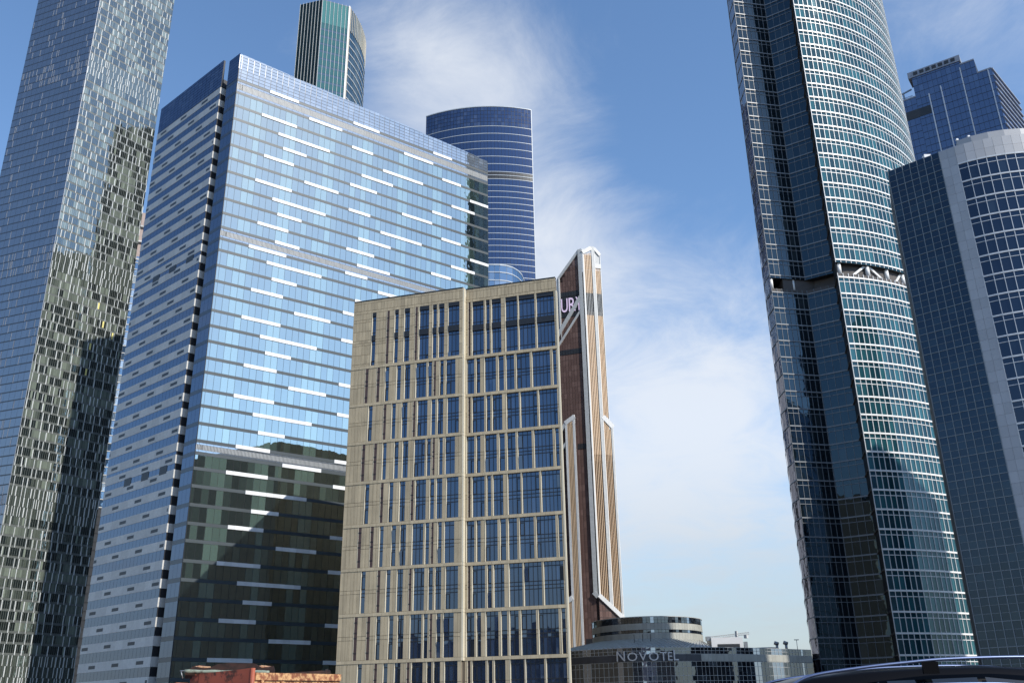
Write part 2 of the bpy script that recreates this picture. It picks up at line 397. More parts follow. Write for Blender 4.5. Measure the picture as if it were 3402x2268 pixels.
# ================================================================== wide glass office slab
def build_slab():
    C = (-70.07, 200.09); AR, AL = 53.5, -49.0
    E = off(C, AR, 79.0); G = off(C, AL, 39.0)
    T = Thing('glass_office_slab', 'wide sky-blue glass office slab with white dashes and grey banded left side', 'office building', C, hid=by_tan)
    n_in = off(C, AL, 5.0); n2 = off(C, AL, 6.9); inn = lambda p: off(p, AL+90, 2.6)
    back = off(E, AL, 39.0)
    plan = [C, E, back, G, n2, inn(n2), inn(n_in), n_in]
    T.prism('core', plan, 0, 160.5, 'dark_core')
    Rw = Wall(C, E); Lw = Wall(G, C)
    PAT = {0: [(8.85, 17.0), (33.3, 41.5), (59.4, 65.9)], 1: [(20.26, 30.04), (49.6, 59.4)], 2: [(7.22, 17.0), (33.3, 39.8), (62.6, 69.1)],
           3: [(12.1, 26.8), (43.1, 56.1), (72.4, 78.9)], 4: [(13.74, 20.3), (36.6, 46.4), (65.9, 74.0)]}
    ZL = [(156.8, 0), (152.95, 1), (148.9, 2), (144.9, 3), (141, 4), (137, 0), (133.1, 1), (129.2, 2), (125.3, 3), (121.4, 4), (117.4, 0), (113.5, 4), (110.4, 2), (107.3, 3),
          (103.2, 4), (99.1, 0), (95.6, 1), (91.5, 2), (87.6, 3), (83.7, 4), (79.6, 0), (76.1, 1), (71.8, 2), (68.1, 3), (64, 4), (60, 0), (57.2, 1), (53.8, 2), (49.9, 3),
          (45.8, 4), (41.8, 0), (38.1, 1), (33.9, 2), (30, 3), (26.1, 4), (22.1, 0), (18.3, 1), (14.2, 2), (10.3, 3), (6.3, 4), (2.2, 1)]
    B = 1.63
    ed = [.06] + [.7+B*k for k in range(49)]
    cols_light = {3, 4, 9, 10, 15, 16, 17, 23, 24, 30, 31, 37, 38, 43, 44}
    for k, (z, p) in enumerate(ZL):
        # grey spandrel band cut where white dashes run
        cuts = PAT[p]; u = 0.02
        for a, b in cuts + [(78.98, 78.98)]:
            T.box('spandrel_band', 'slab_spandrel', Rw, u, a, z-.36, z+.36, .02, .10)
            if b > a:
                m = max(1, round((b-a)/B)); sp = (b-a)/m
                for q in range(m): T.box('white_panel', 'white_panel', Rw, a+q*sp+.012, a+(q+1)*sp-.012, z-.42, z+.42, .02, .26+random.uniform(-.02, .02), tilt=.006)
            u = b
        if k+1 == len(ZL): break
        zt, zb = z-.38, ZL[k+1][0]+.38
        if k in (0, 11, 25):         # plant floors: glass strip, louvres, glass strip
            hgt = zt-zb
            for i in range(len(ed)-1):
                T.box('window_pane', 'screen_glass', Rw, ed[i]+.03, ed[i+1]-.03, zt-hgt*.2, zt-.02, .02, .07, (random.random()*.5, 0, 0))
                T.box('window_pane', 'screen_glass', Rw, ed[i]+.03, ed[i+1]-.03, zb+.02, zb+hgt*.2, .02, .07, (random.random()*.5, 0, 0))
                for j in range(5):
                    T.bar('louvre_blades', 'louver_grey', Rw, ed[i]+j*B/5, ed[i]+j*B/5+.19, zb+hgt*.2+.03, zt-hgt*.2-.03, .02, .05+.02*(j % 2))
        else:
            for i in range(len(ed)-1):
                c = i in cols_light
                v = random.random()*.5
                if c and random.random() < .8: v = .64+random.random()*.16
                elif random.random() < .05: v = .6+random.random()*.2
                T.box('window_pane', 'slab_glass', Rw, ed[i]+.035, ed[i+1]-.035, zb, zt, .02, .07, (v, 0, 0), tilt=.0035)
    # roof screen
    for i in range(len(ed)-1):
        top = 165.1 - 3.8*ed[i]/78
        zs = [157.28+1.0*j for j in range(9)]
        for j in range(8):
            a, b = zs[j], min(zs[j+1]-.12, top)
            if b-a > .15: T.box('screen_pane', 'screen_glass', Rw, ed[i]+.06, ed[i+1]-.06, a, b, .0, .05, (random.random(), 0, 0), tilt=.002)
    # left return of the glass volume, notch and banded left wing
    Lr = Wall(n_in, C)
    for k, (z, p) in enumerate(ZL[:-1]):
        T.box('spandrel_band', 'slab_dark_spandrel', Lr, .02, 4.98, z-.45, z+.45, .02, .09)
        zb, zt = ZL[k+1][0]+.47, z-.47
        for i in range(3): T.box('window_pane', 'slab_side_glass', Lr, .05+i*1.64, 1.64+i*1.64, zb, zt, .02, .07, (random.random()*.4, 0, 0), tilt=.002)
    for z in range(8): T.box('screen_pane', 'screen_dark', Lr, .05, 4.95, 157.4+z, 158.33+z, .02, .07, tilt=.002)
    Ln = Wall(inn(n2), inn(n_in))
    for k, (z, p) in enumerate(ZL[:-1]):
        T.box('window_pane', 'slab_side_glass', Ln, .05, 1.85, ZL[k+1][0]+.3, z-.3, .02, .06, (.1, 0, 0))
    W = 39-6.9; Lw = Wall(off(G, AL-90, .6), off(C, AL-90, .6))
    T.prism('wing_core', [G, n2, off(n2, AL-90, .59), off(G, AL-90, .59)], 0, 158, 'dark_core')
    for k, (z, p) in enumerate(ZL[:-1]):
        g0, g1 = z-1.15, z+.85
        zb = ZL[k+1][0]+.87; zt = g0-.02
        npan = 10
        shift = (k*4.62 + 2.2) % 10.5
        us = [W*i/npan for i in range(npan+1)]
        for i in range(npan):
            T.box('stone_panel', 'grey_stone', Lw, us[i]+.015, us[i+1]-.015, g0, g1, .02, .13)
        # white lit ends turning into the notch
        T.box('band_end', 'grey_stone', Lw, W-.42, W+.03, g0+.01, g1-.01, -1.6, .16)
        s = shift-10.5
        while s < W:
            if s+3.0 > 0: T.box('vent_window', 'vent_dark', Lw, max(s, .1), min(s+3.0, W-.5), z-.52, z+.2, .04, .138)
            s += 10.5
        i = 0; u = 0.0; nb = 20; bw = W/nb
        for i in range(nb):
            if k in (12, 26) and i in (6, 11, 16): T.box('dark_opening', 'vent_dark', Lw, i*bw, (i+2)*bw, zb-.4, zt+.2, .02, .135); continue
            T.box('window_pane', 'slab_side_glass', Lw, i*bw+.035, (i+1)*bw-.035, zb, zt, .02, .06, (random.random()*.55, 0, 0), tilt=.002)
    for j in range(9):
        for i in range(16):
            T.box('screen_pane', 'screen_dark', Lw, i*W/16+.04, (i+1)*W/16-.04, 158.0+j*.95, 158.0+j*.95+.84, .0, .06, tilt=.004)
    T.slab('screen_frame', Rw, [(0, 157), (78.9, 157), (78.9, 161.1), (0, 164.9)], -.5, -.04, 'slab_dark_spandrel')
    T.slab('screen_frame', Lw, [(0, 157), (W, 157), (W, 166.4), (0, 166.4)], -.5, -.04, 'dark_core')
    # far right end, glazed corner
    Ew = Wall(E, back)
    for k, (z, p) in enumerate(ZL[:-1]):
        for i in range(3): T.box('window_pane', 'slab_side_glass', Ew, .1+i*1.63, 1.66+i*1.63, ZL[k+1][0]+.42, z-.42, .02, .07, (.2, 0, 0))
    T.finish()
build_slab()

# ================================================================== tan stone block
def build_tan():
    RID = (-8.28, 145.77); AZ = 105.5
    L0, R1 = off(RID, AZ, -20.1), off(RID, AZ, 16.05)
    T = Thing('tan_stone_block', 'tan stone-clad office block with narrow blue windows and a step in its front', 'office building', RID)
    W = Wall(L0, RID); W2 = Wall(off(off(RID, AZ, .25), AZ+90, -.9), off(R1, AZ+90, -.9))
    # u coordinates below are metres right of the ridge
    back_r = (6.5, 226.0); back_l = (-35.0, 200.0)
    f = lambda p, d: off(p, AZ+90, -d)
    inner = [f(L0, .75), f(off(RID, AZ, .2), .75), f(off(RID, AZ, .2), 1.65), f(R1, 1.65), back_r, back_l]
    T.prism('core', inner, 0, 69.0, 'tan_backing')
    A = [(-16.45, -15.85), (-13.68, -13.36), (-12.25, -11.66), (-10.45, -9.58), (-8.43, -8.15), (-7.7, -6.05), (-5.28, -4.66), (-4.18, -3.3), (-2.5, -.58),
         (.83, 1.1), (1.53, 3.45), (3.94, 4.5), (4.95, 6.5), (7.36, 9.33), (9.68, 12.35), (12.75, 15.7)]
    Bp = [(-17.25, -16.87), (-15.14, -14.77), (-13.63, -13.08), (-11.58, -10.95), (-10.13, -9.26), (-8.1, -6.37), (-5.93, -5.37), (-4.9, -4.66), (-3.85, -3.31), (-2.76, -1.23),
          (.58, 1.75), (2.23, 2.78), (3.66, 5.51), (6.03, 6.86), (7.35, 8.64), (9.11, 11.3), (11.78, 14.71), (15.21, 15.74)]
    bands = [58.05, 51.35, 44.7, 38.0, 31.0, 24.1, 17.2, 10.3, 3.5]      # top of each stone course
    GAP = .035; DEP = (.3, .42)
    # the glass sits back, so each opening starts a little left of the glass that shows
    sh = lambda u: DEP[u > 0]*math.tan(R(15.5+3.25-u*.37))
    A = [(a-sh(a), b) for a, b in A]; Bp = [(a-sh(a), b) for a, b in Bp]
    def panels(w, u0, u1, z0, z1, pw=.62, d1=0.0, name='stone_panel', mat='tan_stone'):
        n = max(1, round((u1-u0)/pw)); s = (u1-u0)/n
        for i in range(n):
            T.box(name, mat, w, u0+i*s+GAP/2*(i > 0), u0+(i+1)*s-GAP/2*(i < n-1), z0+GAP*.8, z1-GAP*.8, -.12, d1+random.uniform(-.006, .006))
    def backing(w, u0, u1, z0, z1):
        T.bar('pier_backing', 'tan_backing', w, u0+.01, u1-.01, z0, z1, -.74, -.06)
    def do_opening(w, u0, u1, z0, z1, top_floor=False, D=.5):
        """a tall two-storey window recess: jambs, glass, frames, sashes"""
        wd = u1-u0
        # left jamb catches the sun; it is the flank of the pier, slightly proud of the panels
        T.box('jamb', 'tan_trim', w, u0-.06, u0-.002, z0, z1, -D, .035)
        if wd < .56:
            T.box('slit_lining', 'frame_brown', w, u0, u1, z0, z1, -D-.02, -D+.3); 
            for zz in (.16, .5, .62, .86): T.bar('frame_bars', 'frame_black', w, u0, u1, z0+(z1-z0)*zz, z0+(z1-z0)*zz+.09, -D+.3, -D+.36)
            return
        n = max(1, round(wd/.66)); s = wd/n
        cuts_up = [0, .385, .47, .56, .9, 1.0] if not top_floor else [0, .09, .40, .465, .56, .62, .86, .93, 1.0]
        zc = [z0+(z1-z0)*c for c in cuts_up]
        for i in range(n):
            for j in range(len(zc)-1):
                if top_floor and j == 3 or top_floor and j == len(zc)-2:
                    continue
                T.box('window_pane', 'tan_glass', w, u0+i*s+.03, u0+(i+1)*s-.03, zc[j]+.03, zc[j+1]-.03, -D+.02, -D+.06, tilt=.004)
        T.box('recess_back', 'frame_black', w, u0, u1, z0, z1, -D-.06, -D)
        if top_floor:
            T.box('dark_spandrel', 'frame_black', w, u0, u1, zc[3]-.05, zc[4]+.05, -D+.02, -D+.34)
            T.box('dark_spandrel', 'frame_black', w, u0, u1, zc[-2], zc[-1], -D+.02, -D+.3)
        for z in zc[1:-1]:
            T.bar('frame_bars', 'frame_black', w, u0, u1, z-.06, z+.06, -D+.02, -D+.11)
        for i in range(1, n):
            T.bar('frame_bars', 'frame_black', w, u0+i*s-.045, u0+i*s+.045, z0, z1, -D+.02, -D+.10)
        # opening sashes with heavier frames
        if wd > .5:
            for lo, hi in ((zc[0], zc[1]), (zc[3], zc[4])):
                if random.random() < (.62 if wd > 1 else .5):
                    i = random.choice((0, n-1)); a, b = u0+i*s+.02, u0+(i+1)*s-.02
                    lo2 = lo + .02; hi2 = hi - (hi-lo)*.08
                    for q in ((a, a+.09, lo2, hi2), (b-.09, b, lo2, hi2), (a+.09, b-.09, lo2, lo2+.09), (a+.09, b-.09, hi2-.09, hi2)):
                        T.bar('sash_frames', 'frame_black', w, *q, -D+.11, -D+.17)
                    if random.random() < .18:    # tilted open
                        M = box_matrix(w, a+.05, b-.05, lo2, hi2, -D+.22, -D+.27)
                        U = Vector((w.u.x, w.u.y, 0)); c = w.at((a+b)/2, lo2, -D+.24)
                        M = Matrix.Translation(c) @ Matrix.Rotation(R(3.5), 4, U) @ Matrix.Translation(-c) @ M
                        T.pieces.setdefault('open_sash', []).append((M, 'tan_glass', (.9, 0, 0)))
                    elif random.random() < .05:
                        T.box('dark_opening', 'frame_black', w, a+.1, b-.1, lo2+.1, hi2-.1, -D+.05, -D+.13)
    def bay(zt, zb, pat, top=False):
        for w, o0, u_from, u_to in ((W, 20.1, -20.1, 0.0), (W2, -.25, .28, 16.0)):
            ops = [p for p in pat if (p[0] < 0) == (w is W)]
            u = u_from
            mids = [(zb+zt)/2-.28, (zb+zt)/2+.28]
            zs = [zb, mids[0], mids[1], zt] if not top else [zb, zb+.45, zb+2.1, zb+3.85, zb+4.3, zb+4.8, zb+6.5, zb+8.2, zb+8.7, zt]
            for a, b in ops + [(u_to, u_to)]:
                if a-u > .05:
                    backing(w, u+o0, a-.06+o0 if a < u_to else a+o0, zb, zt)
                    ue = a-.07 if a < u_to else a
                    if ue-u > .04:
                        for z0, z1 in zip(zs[:-1], zs[1:]): panels(w, u+o0, ue+o0, z0, z1)
                if b > a: do_opening(w, a+o0, b+o0, zb, zt, top, DEP[w is W2])
                u = b
    # parapet
    for w, o0, a, b in ((W, 20.1, -20.1, 0.0), (W2, -.25, .28, 16.0)):
        backing(w, a+o0, b+o0, 67.9, 70.2)
        panels(w, a+o0, b+o0, 69.85, 70.32, 1.25); panels(w, a+o0, b+o0, 68.4, 69.85, .62); panels(w, a+o0, b+o0, 67.9, 68.4, 1.25)
        T.box('coping', 'frame_black', w, a+o0-.05, b+o0+.03, 70.34, 70.48, -.8, .06)
    # bright return of the projecting left half
    Wr = Wall(off(RID, AZ, .0), off(off(RID, AZ, .0), AZ+90, -.95))
    zs = [0, 3.0] + sorted([b-.5 for b in bands] + [b for b in bands] + [67.9, 70.36])
    zs = sorted(set(zs))
    for z0, z1 in zip(zs[:-1], zs[1:]):
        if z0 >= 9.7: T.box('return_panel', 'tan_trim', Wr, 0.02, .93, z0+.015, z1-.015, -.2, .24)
    zt = 67.9
    for i, b in enumerate(bands):
        bay(zt, b, A if i % 2 == 0 else Bp, top=(i == 0))
        for w, a, e in ((W, -.02, 20.1), (W2, .0, 15.8)):
            n = 14 if w is W else 11
            for j in range(n):
                s = (e-a)/n
                T.box('cornice_stone', 'tan_cornice', w, a+j*s+.012, a+(j+1)*s-.012, b-.5, b-.01, -.74, .06+random.uniform(-.004, .004))
        zt = b-.5
    T.slab('end_fin', W2, [(15.72, 0), (15.95, 0), (15.95, 67.9), (15.72, 67.9)], -.6, .05, 'tan_trim')
    T.slab('edge_trim', W, [(-.06, 0), (.0, 0), (.0, 70.3), (-.06, 70.3)], -.74, .01, 'tan_stone')
    T.finish()
build_tan()

# ================================================================== tall left tower with shifting mullions
def build_left_tower():
    D = 450
    M = pol(-28.75, D); Rr = None
    # right face runs at azimuth 37 until the sight line of its right edge
    AR, AL = 37.0, -69.0
    def hit(azr, p, a):
        d = pol(azr, 1); e = pol(a, 1); det = d.x*(-e.y)+e.x*d.y
        t = (p[0]*(-e.y)+e.x*p[1])/det; return (d.x*t, d.y*t)
    Re = hit(-24.12, M, AR); Le = hit(-32.3, M, AL)
    T = Thing('crystal_tower', 'very tall glass tower at left edge with irregular pale mullions and window blinds', 'skyscraper', M, hid=by_slab)
    Rw, Lw = Wall(M, Re), Wall(Le, M)
    bk = (Re[0]+Le[0]-M[0], Re[1]+Le[1]-M[1])
    T.prism('core', [tuple(M), Re, bk, Le], 0, 400, 'oko_spandrel')
    FH = 4.3; nb = 45; bw = Rw.L/nb
    plant = {20, 21, 22, 47, 48, 49, 73, 74, 75, 5, 6, 4}
    nf = 93
    for k in range(nf):
        z0 = k*FH
        tall = k in plant
        if z0 > 395: break
        # floors: runs of blinds shut or open
        state = .2; i = 0
        row_blind = random.random()
        while i < nb:
            run = random.choice((2, 3, 4, 5, 6, 8))
            if tall: state = .5
            else:
                q = random.random(); state = (.12 if q < .5 else .5 if q < .78 else .75) if row_blind < .8 else (.3 if q < .3 else .74)
            for j in range(i, min(nb, i+run)):
                if tall: v = .44+random.random()*.08
                else:
                    v = min(1, max(0, state + random.uniform(-.14, .14)))
                    if random.random() < .04: v = .95
                mat = 'oko_glass'
                if not tall and 35 < k < 46 and 22 < j < 40 and random.random() < .035: mat = 'lit_yellow'
                h0 = z0+.95 if not tall else z0+.05
                T.box('window_pane', mat, Rw, j*bw+.085, (j+1)*bw-.085, h0, z0+FH-.04, .02, .06, (v, 0, 0), tilt=.004)
            i += run
        # pale vertical fins, scattered
        u = random.uniform(0, 2)
        while u < Rw.L:
            wdt = .26 if random.random() < .75 else .42
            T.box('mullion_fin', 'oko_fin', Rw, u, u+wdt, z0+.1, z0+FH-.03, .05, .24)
            u += random.choice((2, 3, 3, 4, 5, 5))*bw*(.55 if tall else 1)
        # left face
        nl = 14; bl = Lw.L/nl
        for j in range(nl):
            T.box('window_pane', 'oko_side_glass', Lw, j*bl+.05, (j+1)*bl-.05, z0+.55, z0+FH-.05, .02, .06, (random.random()*.7, 0, 0), tilt=.002)
        T.bar('floor_lines', 'slab_dark_spandrel', Lw, 0, Lw.L, z0, z0+.5, .01, .05)
        for j in range(4 if not tall else 22):
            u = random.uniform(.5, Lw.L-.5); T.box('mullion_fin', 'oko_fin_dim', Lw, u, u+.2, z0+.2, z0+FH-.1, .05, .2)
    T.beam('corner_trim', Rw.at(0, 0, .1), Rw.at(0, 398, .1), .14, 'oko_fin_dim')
    T.finish()
build_left_tower()

# ================================================================== tower glimpsed between the two
def build_sliver():
    p0, p1 = pol(-25.6, 640), pol(-22.6, 640)
    T = Thing('unfinished_tower', 'narrow glimpse of tower with raw concrete top between left tower and glass slab', 'skyscraper', p0)
    w = Wall(p0, p1); b0, b1 = pol(-25.6, 670), pol(-22.6, 670)
    T.prism('core', [tuple(p0), tuple(p1), tuple(b1), tuple(b0)], 0, 300, 'dark_core')
    T.prism('concrete_top', [tuple(pol(-25.4, 641)), tuple(pol(-22.8, 641)), tuple(pol(-22.8, 665)), tuple(pol(-25.4, 665))], 300, 342, 'concrete_pink')
    z = 240; i = 0
    nb = 14; bw = w.L/nb
    for k in range(34):
        z0 = 130+k*5.2
        T.box('floor_edge', 'concrete_light', w, 0, w.L, z0, z0+.6, .02, .4)
        for j in range(nb): T.box('window_pane', 'sliver_glass', w, j*bw+.15, (j+1)*bw-.15, z0+.65, z0+5.1, .02, .1, tilt=.006)
    for z0 in (304, 318, 330): T.box('slab_edge', 'concrete_light', w, 0, w.L, z0, z0+1.2, -1, .5)
    for k in range(24):
        z0 = 5+k*5.2
        T.box('dark_band', 'vent_dark', w, 0, w.L, z0, z0+4.2, .02, .2)
    T.finish()
build_sliver()

# ================================================================== green glass tower
def build_green():
    L0, M0, E0 = (-108.7, 393.1), (-96.3, 389.6), (-83.2, 395.4)
    curve = [E0, (-82.0, 398.8), (-80.8, 402.3), (-80.0, 406.1), (-79.3, 410.0), (-78.9, 414.1), (-78.7, 417.8), (-78.8, 421.6), (-79.2, 425.4), (-80.2, 429.6)]
    T = Thing('green_tower', 'slim green glass tower with white vertical fins rising behind the glass slab', 'skyscraper', M0, hid=by_slab)
    ZT = 354.5
    T.prism('core', [L0, M0, *curve, (-94, 434), (-111, 423)], 0, ZT, 'dark_core')
    Lw, Mw = Wall(L0, M0), Wall(M0, E0); F = 4.65; nf = 34; zb = ZT-15-F*nf
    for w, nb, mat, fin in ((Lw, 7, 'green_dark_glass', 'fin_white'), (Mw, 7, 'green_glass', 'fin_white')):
        b = w.L/nb
        for k in range(nf):
            z = zb+k*F
            for j in range(nb):
                v = random.random()*.35 if not (w is Mw and j >= 5) else random.random()*.1
                T.box('window_pane', mat, w, j*b+.08, (j+1)*b-.08, z+1.25, z+F-.05, .02, .08, (v, 0, 0), tilt=.003)
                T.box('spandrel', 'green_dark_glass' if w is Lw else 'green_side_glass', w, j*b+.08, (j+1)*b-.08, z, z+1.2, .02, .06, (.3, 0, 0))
        for j in range(nb):
            T.box('crown_pane', mat, w, j*b+.08, (j+1)*b-.08, zb+nf*F+.05, ZT-.3, .02, .08, (.75 if w is Mw else .2, 0, 0), tilt=.003)
        for j in range(nb+1): T.box('vertical_fin', fin, w, j*b-.08, j*b+.08, zb, ZT+.2, .08, .4)
    T.box('corner_fin', 'mercury_white', Mw, Mw.L-.5, Mw.L+.25, zb, ZT, .0, .7)
    T.box('corner_fin', 'fin_tan', Wall(curve[0], curve[1]), .1, 1.0, zb, ZT, .02, .4)
    for a, b in zip(curve[:-1], curve[1:]):
        w = Wall(a, b); n = 2; s = w.L/n
        for k in range(nf):
            z = zb+k*F
            T.bar('floor_lines', 'fin_white', w, 0, w.L, z-.3, z+.3, .02, .3)
            for j in range(n): T.box('window_pane', 'green_side_glass', w, j*s+.15, (j+1)*s-.15, z+.35, z+F-.35, .02, .1, tilt=.004)
        for j in range(n):
            T.box('vertical_fin', 'fin_tan', w, j*s-.12, j*s+.12, zb+nf*F+.3, ZT, .02, .35)
            T.box('crown_pane', 'green_side_glass', w, j*s+.15, (j+1)*s-.15, zb+nf*F+.35, ZT-.2, .02, .1)
    T.finish()
build_green()

# ================================================================== added unseen tower behind the slab: darkens and shades the left tower's glass
def build_added_hidden():
    T = Thing('added_hidden_tower', 'added unseen dark green glass tower behind the slab, mirrored in the left tower', 'skyscraper', (-102, 362))
    P = [(-122, 348), (-94, 354), (-86, 387), (-116, 391.5)]
    T.prism('core', P, 0, 259, 'dark_core')
    for a, b in zip(P, P[1:]+P[:1]):
        w = Wall(a, b); n = round(w.L/3); s = w.L/n
        for k in range(61):
            z = 2+k*4.2
            T.bar('floor_bands', 'oko_spandrel', w, 0, w.L, z-.5, z, .02, .2)
            for j in range(n): T.box('window_pane', 'green_dark_glass', w, j*s+.1, (j+1)*s-.1, z+.05, z+3.65, .02, .08, tilt=.004)
    T.finish()
build_added_hidden()

# ================================================================== dark blue rounded tower
def arc(c, r, a0, a1, n):
    return [(c[0]+r*math.sin(R(a0+(a1-a0)*i/n)), c[1]+r*math.cos(R(a0+(a1-a0)*i/n))) for i in range(n+1)]
def build_blue_round():
    c = (-13.0, 574.0); r = 84.5
    pts = arc(c, r, 180+27.5, 180-18.9, 32)
    T = Thing('rounded_tower', 'dark blue tower with curved front and thin pale floor lines behind the slab', 'skyscraper', (-13, 490), hid=lambda a, e: by_slab(a, e) or by_tan(a, e))
    T.prism('core', pts + [(16, 540), (-54, 540)], 0, 358.0, 'dark_core')
    zl = [343.6, 338.2, 332.6, 327.2, 321.7, 316.3, 310.8, 308.3, 305.7]; z = 301.2
    while z > 120: zl.append(z); z -= 4.08
    for a, b in zip(pts[:-1], pts[1:]):
        w = Wall(a, b)
        for i, z in enumerate(zl[:-1]):
            T.bar('floor_lines', 'pale_line', w, 0, w.L, z-.19, z+.19, .02, .22)
            dark = i in (6, 7)
            T.box('window_pane', 'vent_dark' if dark else 'navy_glass', w, .07, w.L-.07, zl[i+1]+.3, z-.3, .02, .08, (random.random()*.6, 0, 0), tilt=.003)
        for j in range(5):
            T.box('crown_pane', 'navy_glass', w, .12, w.L-.12, 344.1+j*2.75, 346.6+j*2.75, .02, .08, (random.random(), 0, 0), tilt=.006)
        T.bar('roof_rim', 'pale_line', w, 0, w.L, 357.9, 358.5, -.3, .3)
    for w in (Wall(pts[-2], pts[-1]),): T.box('edge_trim', 'pale_line', w, w.L-.1, w.L+.35, 100, 358.3, -.4, .3)
    T.finish()
    # small rounded glass roof peeping over the tan block
    pts = [(-12.5, 399.5), (-10.2, 399.6), (-5.3, 400), (-2, 401), (.8, 403), (3.2, 406.3), (5.2, 411), (6.4, 418), (6.8, 426)]
    T = Thing('glass_drum', 'pale blue rounded glass building top just above the tan block roof', 'building', (-3, 405))
    T.prism('core', pts + [(-12, 440)], 0, 202.4, 'far_grey')
    for a, b in zip(pts[:-1], pts[1:]):
        w = Wall(a, b); n = max(1, round(w.L/2.4)); s = w.L/n
        for k in range(9):
            z = 202.6-(k+1)*4.2
            T.bar('floor_lines', 'pale_line', w, 0, w.L, z, z+.5, .02, .3)
            for j in range(n): T.box('window_pane', 'sliver_glass', w, j*s+.08, (j+1)*s-.08, z+.55, z+4.15, .02, .1, (random.random()*.7, 0, 0), tilt=.01)
        T.bar('roof_rim', 'pale_line', w, 0, w.L, 202.2, 202.8, -.3, .3)
    T.finish()
build_blue_round()

# ================================================================== text as solid letters
def text_obj(name, s, w, u, z, d, size, mat, parent, ext=.12, sx=1.0):
    cu = bpy.data.curves.new('letters', 'FONT'); cu.body = s; cu.size = size; cu.extrude = ext; cu.resolution_u = 3
    tmp = bpy.data.objects.new('letters', cu); COL.objects.link(tmp)
    dg = bpy.context.evaluated_depsgraph_get(); me = bpy.data.meshes.new_from_object(tmp.evaluated_get(dg))
    bpy.data.objects.remove(tmp); bpy.data.curves.remove(cu)
    me.name = name; me.materials.clear(); me.materials.append(MATS[mat])
    p = w.at(u, z, d); U = Vector((w.u.x, w.u.y, 0)); Nn = Vector((w.n.x, w.n.y, 0))
    M = Matrix((U*sx, Vector((0, 0, 1)), Nn)).transposed().to_4x4(); M.translation = p
    o = bpy.data.objects.new(name, me); COL.objects.link(o); o.parent = parent; o.color = (.5, .5, .5, 1)
    o.matrix_basis = Matrix.Translation(-parent.location) @ M
    return o

